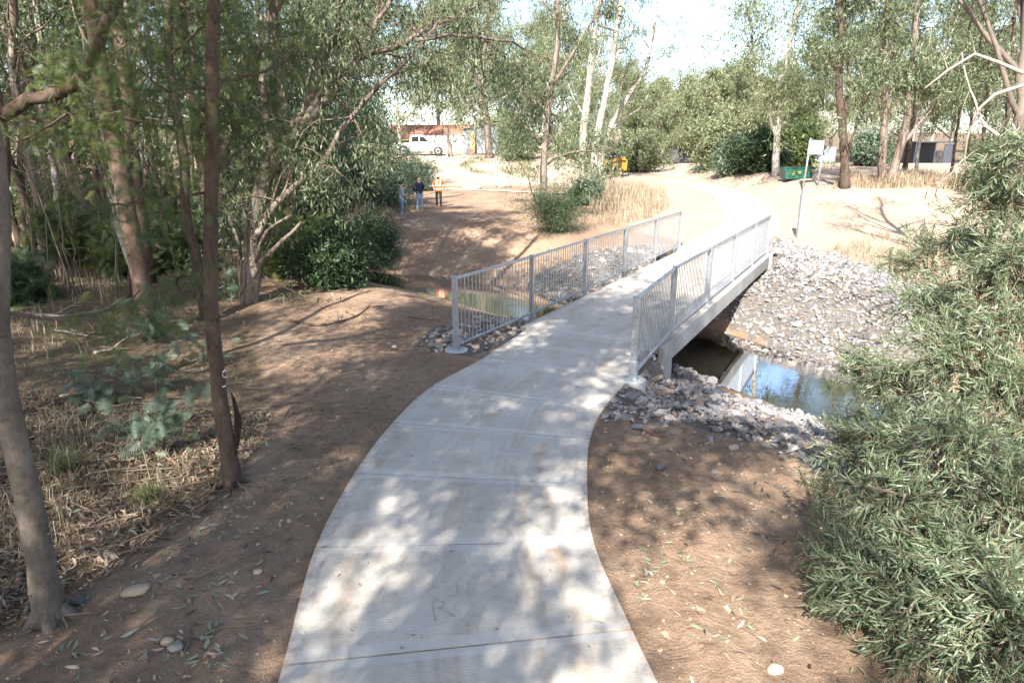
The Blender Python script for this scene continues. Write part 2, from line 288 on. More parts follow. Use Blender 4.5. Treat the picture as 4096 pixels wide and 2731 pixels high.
RIP={'near_right':[G(*p) for p in [(600,398),(612,374),(640,366),(664,374),(720,390),(790,409),(850,428)]]+[(7.2,11.3),(8.2,8.6),(7.4,6.9)]+[G(*p) for p in [(850,478),(800,465),(745,442),(700,430),(640,424),(598,422)]],
 'far_right':[(6.1,18.6),(6.6,21.5),(8.0,24.6),(9.6,26.2),(11.2,27.6),(12.4,24.6),(12.0,21.5),(12.3,18.6),(11.0,15.4),(8.8,13.4),(7.6,13.9),(6.9,16)],
 'far_left':[(5.6,18.2),(6.0,23.6),(5.4,24.8),(3.0,25.4),(.6,24.9),(.4,23.6),(1.6,22.2),(3.6,19.6)],
 'near_left':[G(*p) for p in [(412,347),(430,328),(470,318),(530,323)]]+[(1.3,14.6),(2.2,14.2),(.9,13.6)]+[G(*p) for p in [(500,346),(474,356),(440,352)]],
 'under':[(1.2,14.0),(3.0,12.0),(4.7,13.2),(4.6,14.6),(2.3,16.2)]}
# one sheet, fine near the camera, out to the horizon
def axis(a,b,c0,n,k): 
    t=np.linspace(-1,1,n); v=np.sinh(t*k)/np.sinh(k); return np.where(v<0,c0+v*(c0-a),c0+v*(b-c0))
gx=axis(-900,900,0,345,6.4); gy=axis(-300,1500,8,385,6.0)
X,Y=np.meshgrid(gx,gy,indexing='ij'); Z=terr(X,Y)
nx,ny=X.shape; idx=np.arange(nx*ny).reshape(nx,ny); quad=np.stack([idx[:-1,:-1],idx[1:,:-1],idx[1:,1:],idx[:-1,1:]],-1).reshape(-1,4)
x,y=X.ravel(),Y.ravel(); dC,sC=pline_d(x,y,CREEK)
mk_l=np.clip((litter_x(y)-x)/.5+.5,0,1)*(y<30)
far_grass=ss((np.abs(x-16)-8)/4)*ss((x-12)/4)*(y>18)*(y<60)*.0
mk_p=ss((y-15)/7)*ss((x-5)/4)*.9+ss((y-24)/6)*ss((x-2)/6)*.9+ss((y-48)/8)*.9; mk_l=np.maximum(mk_l,ss((y-82)/8)); mk_p=np.clip(mk_p,0,1)*np.clip(1.3-ss((x-17)/4)*.0,0,1)
mk_w=1-ss((dC-.7)/1.0)
mkc=np.stack([mk_l,mk_p,mk_w],1)
for k,pg in RIP.items():
    ins=pip(x,y,pg); mkc[ins,2]=np.maximum(mkc[ins,2],.75)
link('ground',mesh_np('ground',np.stack([x,y,Z.ravel()],1),None,quad,('ground',),None,{'mask':mkc},True),kind='structure')
# creek water
d=np.gradient(CREEK,axis=0); d/=np.linalg.norm(d,axis=1)[:,None]; nn_=np.stack([-d[:,1],d[:,0]],1); k=len(CREEK)
off=np.linspace(-3.4,3.4,9); V=np.concatenate([np.c_[CREEK+nn_*o,np.full(k,-1.5)] for o in off]); ii=np.arange(k-1)
q=np.concatenate([np.stack([j*k+ii,j*k+ii+1,(j+1)*k+ii+1,(j+1)*k+ii],1) for j in range(8)]); q=q[:,::-1]
link('creek_water',mesh_np('creek_water',V,None,q,('water',),None,None,True),kind='structure')

# ------------------------------------------------------------------ concrete path
def slab_mesh(name,l0,l1,r0,r1,zf,th=.16,gap=.008,nu=10,nv=6,ends=(True,True),curve=None):
    """slab between left edge points l0..l1 (polylines) and right edge r0..r1"""
    l0,l1,r0,r1=[np.array(p,float) for p in (l0,l1,r0,r1)]
    du=(l1-l0)/np.linalg.norm(l1-l0); l0=l0+du*gap; l1=l1-du*gap; du=(r1-r0)/np.linalg.norm(r1-r0); r0=r0+du*gap; r1=r1-du*gap
    U,W=np.meshgrid(np.linspace(0,1,nu),np.linspace(0,1,nv),indexing='ij')
    P=(l0*(1-U[...,None])+r0*U[...,None])*(1-W[...,None])+(l1*(1-U[...,None])+r1*U[...,None])*W[...,None]
    if curve is not None:
        i,JLc,JRc=curve; tt=i+np.linspace(.009,.991,nv); lc=np.array([spl(JLc,t) for t in tt]); rc=np.array([spl(JRc,t) for t in tt]); P=lc[None]*(1-U[...,None])+rc[None]*U[...,None]
    wid=(np.linalg.norm(r0-l0)+np.linalg.norm(r1-l1))/2; ln=(np.linalg.norm(l1-l0)+np.linalg.norm(r1-r0))/2
    eu=np.minimum(U,1-U)*wid; ev=np.minimum(W if ends[0] else 9,(1-W) if ends[1] else 9)*ln
    z=zf(P[...,0],P[...,1]); top=np.c_[P.reshape(-1,2),z.ravel()]
    n=nu*nv; bot=top.copy(); bot[:,2]-=th; V=np.vstack([top,bot]); id_=np.arange(n).reshape(nu,nv)
    Q=[np.stack([id_[:-1,:-1],id_[1:,:-1],id_[1:,1:],id_[:-1,1:]],-1).reshape(-1,4)]
    ring=list(id_[:,0])+list(id_[-1,1:])+list(id_[-2::-1,-1])+list(id_[0,-2:0:-1])
    # bevel-ish lip: lower the rim 6 mm
    V[ring,2]-=.006
    Q.append(np.array([(a,a+n,b+n,b) for a,b in zip(ring,ring[1:]+ring[:1])]))
    A={'eu':np.tile(eu.ravel(),2),'ev':np.tile(np.broadcast_to(ev,eu.shape).ravel(),2),'su':np.tile((U*wid).ravel(),2)+rng.uniform(0,.15),'sv':np.tile((W*ln).ravel(),2)}
    return mesh_np(name,V,None,np.vstack(Q),('conc',),None,A)
pth=link('concrete_path',None,None,(0,0,0),kind='structure')
flat0=lambda x,y: np.zeros(np.shape(x))
JL=[(-1.05,-2),(-1.3,1.2),(-1.45,2.45),(-1.62,3.88),(-1.80,5.33),(-1.77,6.78),(-1.59,8.21),(-1.23,9.62),(-.55,10.95),(-.10,12.01),(.37,13.15)]
JR=[(1.7,-2),(1.28,1.2),(1.15,2.75),(.91,4.25),(.76,5.42),(.82,6.53),(.98,7.69),(1.29,8.72),(1.87,10.02),(2.12,10.93),(2.68,11.93)]
def cat0(P,n):
    s_=np.r_[0,np.cumsum(np.linalg.norm(np.diff(P,axis=0),axis=1))]; t=np.linspace(0,s_[-1],n); return np.stack([np.interp(t,s_,P[:,a]) for a in range(P.shape[1])],1)
def spl(P,t):
    P=np.array(P,float); m_=np.gradient(P,axis=0); i=int(min(math.floor(t),len(P)-2)); u=t-i
    return (2*u**3-3*u**2+1)*P[i]+(u**3-2*u**2+u)*m_[i]+(-2*u**3+3*u**2)*P[i+1]+(u**3-u**2)*m_[i+1]
slabs=[]
for i in range(len(JL)-1): slabs.append(link('slab',slab_mesh('slab',JL[i],JL[i+1],JR[i],JR[i+1],flat0,nv=8,curve=(i,JL,JR)),pth))
def farz(x,y): return .0286*np.clip(y-26,0,44)+.012
s=np.r_[0,np.cumsum(np.linalg.norm(np.diff(FARC,axis=0),axis=1))]; t=np.arange(0,s[-1]-.5,2.0); fc=np.stack([np.interp(t,s,FARC[:,0]),np.interp(t,s,FARC[:,1])],1)
fd=np.gradient(fc,axis=0); fd/=np.linalg.norm(fd,axis=1)[:,None]; fn=np.stack([-fd[:,1],fd[:,0]],1)
FL=fc+fn*1.3; FR=fc-fn*1.3; FL[0]=BC[1]-BN*1.33+BD*.03; FR[0]=BC[1]+BN*1.33+BD*.03
FL[1]=FL[0]+BD*1.9; FR[1]=FR[0]+BD*2.1
for i in range(len(fc)-1): link('slab',slab_mesh('slab',FL[i],FL[i+1],FR[i],FR[i+1],farz,nu=6,nv=5,curve=(i,FL,FR)),pth)
tp=np.array([(-9.5,50.5),(-6.5,50.2),(-3,48.6),(0,47.2),(3,46.0),(6,45.2)]); tp=np.c_[cat0(tp,24)]; td=np.gradient(tp,axis=0); td/=np.linalg.norm(td,axis=1)[:,None]; tn_=np.stack([-td[:,1],td[:,0]],1)
V=np.vstack([np.c_[tp+tn_*o_,terr((tp+tn_*o_)[:,0],(tp+tn_*o_)[:,1])+.03] for o_ in (-.45,-.15,.15,.45)]); kq=len(tp); Qt=np.array([(j*kq+i,(j)*kq+i+1,(j+1)*kq+i+1,(j+1)*kq+i) for j in range(3) for i in range(kq-1)])
M['kerb']=simple('pale_worn_track',(.34,.29,.235),.95,0,.15,3,.3)
link('side_path',mesh_np('side_path',V,None,Qt,('kerb',),None,None,True),kind='structure')
# scratched letters on the slab
def scratch(pts,parent,wd=.007):
    P=np.array([G(*p)[:2] for p in pts]); mb=MB(); dd=np.gradient(P,axis=0); dd/=np.linalg.norm(dd,axis=1)[:,None]+1e-9; n_=np.stack([-dd[:,1],dd[:,0]],1)*wd/2
    k=len(P); V=np.vstack([np.c_[P-n_,np.full(k,.0045)],np.c_[P+n_,np.full(k,.0045)]]); mb.add(V,None,[(i,i+1,k+i+1,k+i) for i in range(k-1)]); link('scratch_mark',mb.mesh('scratch',M['scr']),parent)
M['scr']=simple('scratch_pencil',(.30,.275,.25),.9,0,.3,30)
zz=lambda L_:[(250+a/5.88,425+b/5.88) for a,b in L_]
scratch(zz([(1092,1190),(1080,1140),(1074,1090),(1100,1066),(1140,1072),(1152,1092),(1125,1110),(1096,1116)]),slabs[3]); scratch(zz([(1110,1115),(1160,1145),(1210,1172)]),slabs[3])
scratch(zz([(1214,960),(1218,1000),(1221,1032)]),slabs[3]); scratch(zz([(1288,958),(1283,1035)]),slabs[3]); scratch(zz([(1058,1005),(1075,985),(1110,990)]),slabs[3])
z5=lambda L_:[(325+a/6.72,200+b/6.72) for a,b in L_]
scratch(z5([(1040,1495),(1062,1450),(1078,1470),(1100,1445),(1105,1480),(1130,1450),(1145,1475)]),slabs[6],.008)

# ------------------------------------------------------------------ footbridge
br=empty('footbridge',(BC[0][0],BC[0][1],0),'concrete footbridge with galvanised steel baluster railings crossing the creek','footbridge')
def W2(o,p): return p   # identity helper
inv=Vector(br.location)
def bl(name,me,parent=br):
    o=link(name,me,parent); 
    if parent is br: o.location=-inv
    return o
def frame(o,dirv):  # local x along dirv, y = right normal, z up
    d_=np.array([dirv[0],dirv[1],0.]); d_/=np.linalg.norm(d_); n_=np.array([d_[1],-d_[0],0.]); return (np.array([o[0],o[1],0.]),np.array([d_,n_,[0,0,1.]]))
Ldeck=float(np.dot(BC[1]-BC[0],BD)); fr0=frame(BC[0],BD)
# deck with planks of cast units
hw=1.42
nd=3; seg=Ldeck/nd
dk=None
for i in range(nd):
    a=BC[0]+BD*(i*seg); bb_=BC[0]+BD*((i+1)*seg)
    me=slab_mesh('deck_slab',a-BN*hw,bb_-BN*hw,a+BN*hw,bb_+BN*hw,lambda x,y: np.full(np.shape(x),.004),.2,.004,8,6,(i==0,i==nd-1)); o=bl('deck_slab',me)
mb=MB()
for sgn in (-1,1): mb.box((-.02,sgn*hw-.02 if sgn>0 else -hw-.10,-.42),(Ldeck+.02,hw+.10 if sgn>0 else -hw+.02,-.028),fr0)
o=bev(bl('edge_beam',mb.mesh('edge_beam','cast')),.012)
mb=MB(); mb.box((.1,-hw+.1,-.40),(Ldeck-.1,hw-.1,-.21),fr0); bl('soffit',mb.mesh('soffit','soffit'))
for a,c in ((.15,.75),(Ldeck-.75,Ldeck-.15)):
    mb=MB(); mb.box((a,-hw-.06,-2.2),(c,hw+.06,-.425),fr0); bev(bl('abutment',mb.mesh('abutment','cast')),.015)
# railing lines
RH=1.33
LP=[(-1.01,11.54),(.42,13.99),(1.84,16.57),(3.26,19.15),(4.68,21.73),(6.10,24.31)]
RP=[(1.91,9.94),(3.13,12.63),(4.55,15.21),(5.97,17.79),(7.39,20.37),(8.81,22.95)]
balm={}
def baluster(ht):
    k=round(ht,3)
    if k not in balm:
        mb=MB(); th=np.linspace(0,2*np.pi,6,endpoint=False); c_=np.stack([np.cos(th)*.0095,np.sin(th)*.0095],1); mb.prism([tuple(p) for p in c_],2,0,ht); balm[k]=mb.mesh('baluster','galv',False)
    return balm[k]
for side,pts in ((-1,LP),(1,RP)):
    pts=[np.array(p) for p in pts]
    for i in range(6):
        d_=(pts[min(i+1,5)]-pts[max(i-1,0)]); f=frame(pts[i],d_); end=i in (0,5)
        mb=MB()
        # posts: rectangular plate-like sections; side-mounted ones reach down the edge beam
        mb.box((-.033,-.05,-.44 if not end else -.02),(.033,.05,RH),f)
        p=bev(bl('post',mb.mesh('post','galv')),.006)
        mb=MB(); mb.box((-.04,-.058,RH),(.04,.058,RH+.006),f); link('cap',mb.mesh('cap','galv'),p)
        if end:
            mb=MB(); mb.box((-.045,-.064,.0),(.045,.064,.30),f); bev(link('sleeve',mb.mesh('sleeve','galv'),p),.005)
            th=np.linspace(0,2*np.pi,40,endpoint=False); ctr=pts[i]+f[1][1][:2]*0.0
            mb=MB(); mb.prism([(ctr[0]+.21*math.cos(a),ctr[1]+.21*math.sin(a)) for a in th],2,-.55,.012 if side<0 else -.0); bev(bl('footing',mb.mesh('footing','footing')),.012,3)
            mb=MB(); mb.box((-.09,-.1,.0),(.09,.1,.022),f); bev(link('base_plate',mb.mesh('base_plate','galv'),p),.004)
        else:
            for zb in (-.36,-.16):
                mb=MB(); th=np.linspace(0,2*np.pi,6,endpoint=False); V=[(.016*math.cos(a),.016*math.sin(a)) for a in th]
                o_=np.array([pts[i][0],pts[i][1],zb]); k=MB(); yy=(.05,.068) 
                Vv=np.array([(q[0],yy[0],q[1]) for q in V]+[(q[0],yy[1],q[1]) for q in V]); Vv=Vv@f[1]+o_; mb.add(Vv,None,[(j,(j+1)%6,6+(j+1)%6,6+j) for j in range(6)]+[(6,7,8,9),(6,9,10,11)]); link('bolt',mb.mesh('bolt','galv'),p)
            mb=MB(); y0=-side*.052; mb.box((-.03,min(y0,y0-side*.10),-.40),(.03,max(y0,y0-side*.10),-.06),f); link('bracket',mb.mesh('bracket','galv'),p)
    for i in range(5):
        a,c=pts[i],pts[i+1]; ln=float(np.linalg.norm(c-a)); f=frame(a,c-a); g=.045
        mb=MB(); zb=.055; mb.box((g,-.026,RH-.052),(ln-g,.026,RH-.004),f); mb.box((g,-.022,zb),(ln-g,.022,zb+.042),f); mb.box((g,-.018,zb+.044),(g+.016,.018,RH-.054),f); mb.box((ln-g-.016,-.018,zb+.044),(ln-g,.018,RH-.054),f)
        pan=bev(bl('railing_panel',mb.mesh('railing_panel','galv')),.004)
        nb=21
        for j in range(nb):
            sx=g+.016+(ln-2*g-.032)*(j+1)/(nb+1); q=f[0]+f[1][0]*sx
            bo=link('baluster',baluster(RH-.054-zb-.044),pan); bo.location=(q[0],q[1],zb+.043)

# ------------------------------------------------------------------ riprap stones
def rock_mesh(i,rv):
    n=11; P=rng.normal(size=(n,3)); P/=np.linalg.norm(P,axis=1)[:,None]; P*=rng.uniform(.8,1.05,(n,1)); P*=np.array([1,rng.uniform(.65,.95),rng.uniform(.5,.75)])
    import bmesh
    bm_=bmesh.new(); [bm_.verts.new(p) for p in P]; r=bmesh.ops.convex_hull(bm_,input=bm_.verts); bmesh.ops.delete(bm_,geom=[v for v in bm_.verts if not v.link_faces],context='VERTS')
    bmesh.ops.triangulate(bm_,faces=bm_.faces); bm_.verts.index_update(); V=np.array([v.co[:] for v in bm_.verts]); T=np.array([[v.index for v in f.verts] for f in bm_.faces]); bm_.free(); return V,T
def euler_np(a,b,c):
    return np.array(Matrix.Rotation(c,3,'Z')@Matrix.Rotation(b,3,'Y')@Matrix.Rotation(a,3,'X'))
RV=[rock_mesh(i,0) for i in range(14)]
rockme=[mesh_np('riprap_stone',V,T,None,('rock',),np.full(len(V),(i+.5)/14)) for i,(V,T) in enumerate(RV)]
cands=[]
for k,pg in RIP.items():
    pa=np.array([p[:2] for p in pg]); lo,hi=pa.min(0),pa.max(0); area=(hi-lo).prod()
    dens={'near_right':180,'far_right':105,'far_left':90,'near_left':130,'under':80}[k]; n=int(area*dens); q=rng.uniform(lo,hi,(n,2)); ins=pip(q[:,0],q[:,1],pg); q=q[ins]
    # ragged edge: thin out close to the outline
    dd=pd_poly(q[:,0],q[:,1],pg); q=q[rng.random(len(q))<np.clip(.12+dd/.5,0,1)]
    # stragglers outside
    m_=int(len(q)*.05); e=pa[rng.integers(0,len(pa),m_)]+rng.normal(0,.5,(m_,2)); q=np.vstack([q,e])
    dp=np.minimum(pline_d(q[:,0],q[:,1],NEARC)[0],pline_d(q[:,0],q[:,1],FARC)[0]); q=q[dp>1.36]
    br_s=(q-BC[0])@BD; br_n=(q-BC[0])@BN; q=q[~((br_s>-.2)&(br_s<.8)&(abs(br_n)<1.5))]
    q=q[(np.hypot(q[:,0]-1.91,q[:,1]-9.94)>.27)&(np.hypot(q[:,0]+1.01,q[:,1]-11.54)>.27)]
    cands+= [(a,b_,k) for a,b_ in q]
stone=[]; ci=0; zc=terr(np.array([c[0] for c in cands]),np.array([c[1] for c in cands]))
for a,b_,k in cands:
    z=float(zc[ci]); ci+=1
    sz=float(np.clip(rng.lognormal(-2.86,.36),.028,.16))*(1.12 if k in('far_right','far_left') else 1)*(.55 if rng.random()<.3 else 1); dist=math.hypot(a,b_)
    stone.append((sz/dist,a,b_,z+sz*rng.uniform(.1,.45),sz,k))
vis=lambda s: 0<512+FPX*s[1]/max(.1,s[2]*cP+(CAMH-s[3])*sP)<880
stone.sort(key=lambda s:-(s[0]*(1 if (vis(s) and s[5]!='under' and s[3]>-1.45) else .01)))
lab={'near_right':'angular grey bluestone rock in the riprap pile beside the near right footing','far_right':'angular grey bluestone rock on the far bank riprap slope right of the bridge','far_left':'grey rock on the far bank riprap left of the bridge','near_left':'pale angular rock in the small riprap patch by the near left railing end','under':'grey rock on the bank under the bridge'}
grp={'near_right':'riprap stones beside the near footing','far_right':'riprap stones on the far bank','far_left':'riprap stones left of the bridge','near_left':'riprap stones by the left railing end','under':'riprap stones under the bridge'}
rest=MB()
for i,(p_,a,b_,z,sz,k) in enumerate(stone):
    e=rng.uniform(-.5,.5,2); rz=rng.uniform(0,6.28); vi=int(rng.integers(0,14))
    if k=='near_left' and rng.random()<.6: vi=13 if rng.random()<.5 else 11
    if i<300:
        o=link('riprap_stone',rockme[vi],None,(a,b_,z),lab[k],'rock',grp[k],rot=(e[0],e[1],rz)); o.scale=(sz,sz,sz)
    else:
        V,T=RV[vi]; rest.add(V*sz@euler_np(e[0],e[1],rz).T+np.array([a,b_,z]),T,None,float(np.clip((vi+.5)/14+rng.normal(0,.05),0,1)))
link('riprap',rest.mesh('riprap','rock'),label='mass of smaller grey riprap rocks covering the creek banks',cat='rocks',kind='stuff')
# pebbles and clods on the dirt
mb=MB(); n=4600
px_=rng.uniform(-4.6,4.2,n); py_=np.where(rng.random(n)<.75,rng.uniform(2.6,8.5,n),rng.uniform(8,15,n)); pdn=pline_d(px_,py_,NEARC)[0]
for a,b_,d_ in zip(px_,py_,pdn):
    if d_<1.38: continue
    sz=float(np.clip(rng.lognormal(-4.6,.55),.004,.045)); V,T=RV[int(rng.integers(0,14))]; mb.add(V*sz@euler_np(0,0,rng.uniform(0,6)).T+np.array([a,b_,float(terr(a,b_))+sz*.25]),T,None,.95)
M['pebble']=simple('earth_clod',(.31,.225,.155),.95,0,.3,9)
link('pebbles',mb.mesh('pebbles','pebble'),label='small brown pebbles and clods of earth strewn on the dirt',cat='pebbles',kind='stuff')
# ------------------------------------------------------------------ vegetation builders
def unit(v): return v/(np.linalg.norm(v,axis=-1,keepdims=True)+1e-9)
def cat(P,n):
    P=np.asarray(P,float); k=len(P)
    if k<3: 
        t=np.linspace(0,1,n)[:,None]; return P[0]*(1-t)+P[-1]*t
    s=np.r_[0,np.cumsum(np.linalg.norm(np.diff(P,axis=0),axis=1))]; m_=np.gradient(P,s,axis=0); t=np.linspace(0,s[-1],n); i=np.clip(np.searchsorted(s,t,side='right')-1,0,k-2)
    h=(s[i+1]-s[i])[:,None]; u=((t-s[i])[:,None])/h
    return (2*u**3-3*u**2+1)*P[i]+(u**3-2*u**2+u)*h*m_[i]+(-2*u**3+3*u**2)*P[i+1]+(u**3-u**2)*h*m_[i+1]
def leaf_add(mb,Pp,Dd,ln,wd,curve=0,six=False):
    """vectorised leaves: base Pp, direction Dd, length ln, width wd"""
    n=len(Pp); ln=np.broadcast_to(ln,(n,))[:,None]; wd=np.broadcast_to(wd,(n,))[:,None]
    S=unit(np.cross(Dd,rng.normal(size=(n,3)))); Nn=np.cross(S,Dd); rv=np.clip(rng.beta(2.2,2.2,n),0,1)
    if six:
        b=curve*rng.uniform(-1,1,(n,1))*ln
        V=np.stack([Pp,Pp+Dd*ln*.3+S*wd*.5+Nn*b*.3,Pp+Dd*ln*.3-S*wd*.5+Nn*b*.3,Pp+Dd*ln*.68+S*wd*.42+Nn*b*.35,Pp+Dd*ln*.68-S*wd*.42+Nn*b*.35,Pp+Dd*ln-Nn*b*.25],1).reshape(-1,3); i=np.arange(n)[:,None]*6
        mb.add(V,np.vstack([i+[0,1,2],i+[3,5,4]]),i+[1,3,4,2],np.repeat(rv,6))
    else:
        V=np.stack([Pp,Pp+Dd*ln*.45+S*wd*.5,Pp+Dd*ln,Pp+Dd*ln*.45-S*wd*.5],1).reshape(-1,3); i=np.arange(n)[:,None]*4
        mb.add(V,None,i+[0,1,2,3],np.repeat(rv,4))
def frond_add(mb,Pp,Dd,ln,np_=8,wf=.075):
    """feathery bipinnate fronds: paired narrow pinnae along a rachis"""
    n=len(Pp); ln=np.broadcast_to(ln,(n,)); rv=np.clip(rng.beta(2,2.4,n),0,1); S=unit(np.cross(Dd,rng.normal(size=(n,3))*.5+[0,0,1])); Vs=[]; 
    for j in range(np_):
        f=(j+.6)/np_; pl=ln*(.55*math.sin(math.pi*(.18+.74*f)))
        for sg in (-1,1):
            b=Pp+Dd*(ln*f)[:,None]; d2=unit(Dd*.75+S*sg); tip=b+d2*pl[:,None]+np.array([0,0,-.12])*pl[:,None]; Vs.append(np.stack([b-Dd*(ln*wf*.45)[:,None],b+Dd*(ln*wf*.45)[:,None],tip],1))
    V=np.stack(Vs,1).reshape(-1,3); mb.add(V,np.arange(len(V)).reshape(-1,3),None,np.repeat(rv,np_*6))
class Tree:
    def __init__(s): s.wood=MB(); s.tw=MB(); s.lf=MB(); s.cl=[]
    def limb(s,P,r0,r1,n=None,sides=9,rough=.05,wob=.0,flare=0):
        P=np.asarray(P,float); L_=np.linalg.norm(np.diff(P,axis=0),axis=1).sum(); n=n or int(np.clip(L_/.32,6,40)); q=cat(P,n)
        if wob: q[1:-1]+=rng.normal(0,wob,(n-2,3))
        t=np.linspace(0,1,n); r=r0+(r1-r0)*t**.85
        if flare: r=r*(1+flare*np.exp(-t*L_/.35))
        s.wood.tube(q,r,sides,True,rough); return q,r
    def foliate(s,q,r,start=.3,n2=8,l2=2.0,n3=5,up=.35,droop=.5,rmin=.006,spread=1.0,bias=None):
        for k in range(n2):
            f=start+(1-start)*(k+rng.random())/n2; i=min(int(f*(len(q)-1)),len(q)-2); p=q[i]; tg=unit(q[i+1]-q[i]); d=unit(tg*.55+rng.normal(size=3)*.75*spread+np.array([0,0,up])+(0 if bias is None else np.array(bias)))
            l=l2*rng.uniform(.55,1.25); P=[p]; dd=d.copy()
            for j in range(4):
                dd=unit(dd+rng.normal(0,.22,3)+np.array([0,0,-droop*.16*j+.05])); P.append(P[-1]+dd*l/4)
            P=np.array(P); s.tw.tube(P,np.linspace(max(r[i]*.45,rmin*1.6),rmin,5),4,False)
            for m_ in range(n3):
                f2=.3+.7*(m_+rng.random())/n3; b=P[0]*0+np.array([np.interp(f2*4,range(5),P[:,a]) for a in range(3)]); d2=unit(unit(P[-1]-P[0])*.5+rng.normal(size=3)*.8+np.array([0,0,.15-droop*.4])); l3=l*rng.uniform(.22,.5)
                e=b+d2*l3; mid=(b+e)/2+rng.normal(0,.06,3)*l3+np.array([0,0,.05*l3]); s.tw.tube([b,e],[rmin*.9,rmin*.4],3,False); s.cl+= [e,e*.75+mid*.25+rng.normal(0,.05,3)*l3]
            s.cl.append(P[-1])
    def leaves(s,per=14,sig=.22,ln=.18,wd=.035,droop=1.0,kind='leaf',maxn=None,six=False,np_=8,wf=.075):
        if not s.cl: return
        if kind=='leaf': per=int(per*1.45); sig=sig*.92
        c=np.array(s.cl); Pp=np.repeat(c,per,0); n=len(Pp); Pp=Pp+rng.normal(size=(n,3))*sig*np.array([1,1,.85]); Dd=unit(rng.normal(size=(n,3))*.75+np.array([0,0,-droop])); l=ln*rng.uniform(.6,1.25,n)
        if kind=='leaf': leaf_add(s.lf,Pp,Dd,l,wd*rng.uniform(.75,1.2,n),.25,six)
        else: frond_add(s.lf,Pp,Dd,l,np_,wf)
    def build(s,name,loc,label,cat,bark,leaf,group=None,wood='trunk',crown='crown'):
        e=empty(name,loc,label,cat,group); off=-Vector([float(v) for v in loc])
        if s.wood.n: o=link(wood,s.wood.mesh(wood,bark,True),e); o.location=off
        if s.tw.n: o=link('branches',s.tw.mesh('branches','twig' if bark!='bark_dark' else 'bark_dark',True),e,kind='stuff'); o.location=off
        if s.lf.n: o=link(crown,s.lf.mesh(crown,leaf),e); o.location=off
        return e
def pxw(w_,Y): return w_*Y/690.0/2     # pixel width -> radius at distance Y
def pxtree(pts,w0,w1,dd=0,ext=0,Y=None,sink=.15):
    """trunk polyline from pixels: first point stands on the ground, the others at its distance (+dd metres in all)"""
    b=G(*pts[0]) if Y is None else Dp(*pts[0],Y); Y0=b[1]; k=len(pts); P=[b-[0,0,sink]]
    for i,p in enumerate(pts[1:],1): P.append(Dp(p[0],p[1],Y0+dd*i/(k-1)))
    if ext:
        d=unit(P[-1]-P[-2]); d=unit(d+np.array([0,0,.3])); P.append(P[-1]+d*ext*.5+rng.normal(0,.12,3)); P.append(P[-1]+unit(d+np.array([0,0,.2]))*ext*.5)
    return b,np.array(P),pxw(w0,Y0),pxw(w1,Y0)
def sub(pts,Y,dd=0):
    k=len(pts); return np.array([Dp(p[0],p[1],Y+dd*i/max(1,k-1)) for i,p in enumerate(pts)])

# ------------------------------------------------------------------ near trees on the left
T=Tree(); b,P,r0,r1=pxtree([(52,622),(40,560),(25,480),(6,400),(-2,350),(-4,300)],31,24,.1)
P=np.vstack([P,Dp(-2,200,P[-1][1]+.05),Dp(-14,120,P[-1][1]+.1),Dp(-40,0,P[-1][1]+.2)]); P=np.vstack([P,P[-1]+[-.5,.1,2.5],P[-1]+[-.8,.3,5.0]])
q,r=T.limb(P,r0,r1*.45,44,14,.025,.004,.38)
for kx in range(16):
    i=int(rng.integers(2,26)); a=rng.uniform(0,6.28); o_=np.array([math.cos(a),math.sin(a),0]); T.wood.tube([q[i]+o_*r[i]*.8,q[i]+o_*r[i]*1.06+[0,0,-.012],q[i]+o_*r[i]*1.1+[0,0,.0]],[.026,.02,.008],6,True,.2)
T.foliate(q,r,.72,9,2.2,6,.2,.4); T.cl=T.cl
q2,r2=T.limb(sub([(0,312),(60,316),(118,308),(140,290)],b[1]+.1,1.2),.016,.006,14,6,.05,.01); T.foliate(q2,r2,.45,4,.5,4,.3,.3,.003)
for a in (.4,1.7,2.9,3.8,5.2):
    d=np.array([math.cos(a),math.sin(a),0]); T.wood.tube([b+d*.06+[0,0,.10],b+d*.12+[0,0,.02],b+d*.17+[0,0,-.03],b+d*.24+[0,0,-.08]],[.06,.05,.036,.015],8,True,.06)
T.leaves(9,.16,.12,0,.15,'frond')
T.build('wattle_tree',b,'grey-tan smooth trunk leaning left, standing in dirt at the litter edge','tree','bark_grey','wattle')
T=Tree(); b,P,r0,r1=pxtree([(231,484),(230,460),(222,412),(213,330),(211,265),(211,200),(212,130),(212,60),(213,0)],17.5,14.5,0)
P=np.vstack([P,P[-1]+[.05,0,2.0],P[-1]+[.2,0,5.0],P[-1]+[.1,.2,8.0]]); q,r=T.limb(P,r0,r1*.35,46,13,.03,.003,.45)
for a in (.2,1.5,2.6,3.9,5.0):
    d=np.array([math.cos(a),math.sin(a),0]); T.wood.tube([b+d*.03+[0,0,.14],b+d*.10+[0,0,.04],b+d*.2+[0,0,-.01],b+d*.32+[0,0,-.05]],[.045,.038,.026,.012],8,True,.06)
for kx in range(22):
    i=int(rng.integers(2,34)); a=rng.uniform(3.4,6.2); o_=np.array([math.cos(a),math.sin(a),0]); T.wood.tube([q[i]+o_*r[i]*.8,q[i]+o_*r[i]*1.08+[0,0,-.01],q[i]+o_*r[i]*1.2+[0,0,.005]],[.018,.014,.005],6,True,.2)
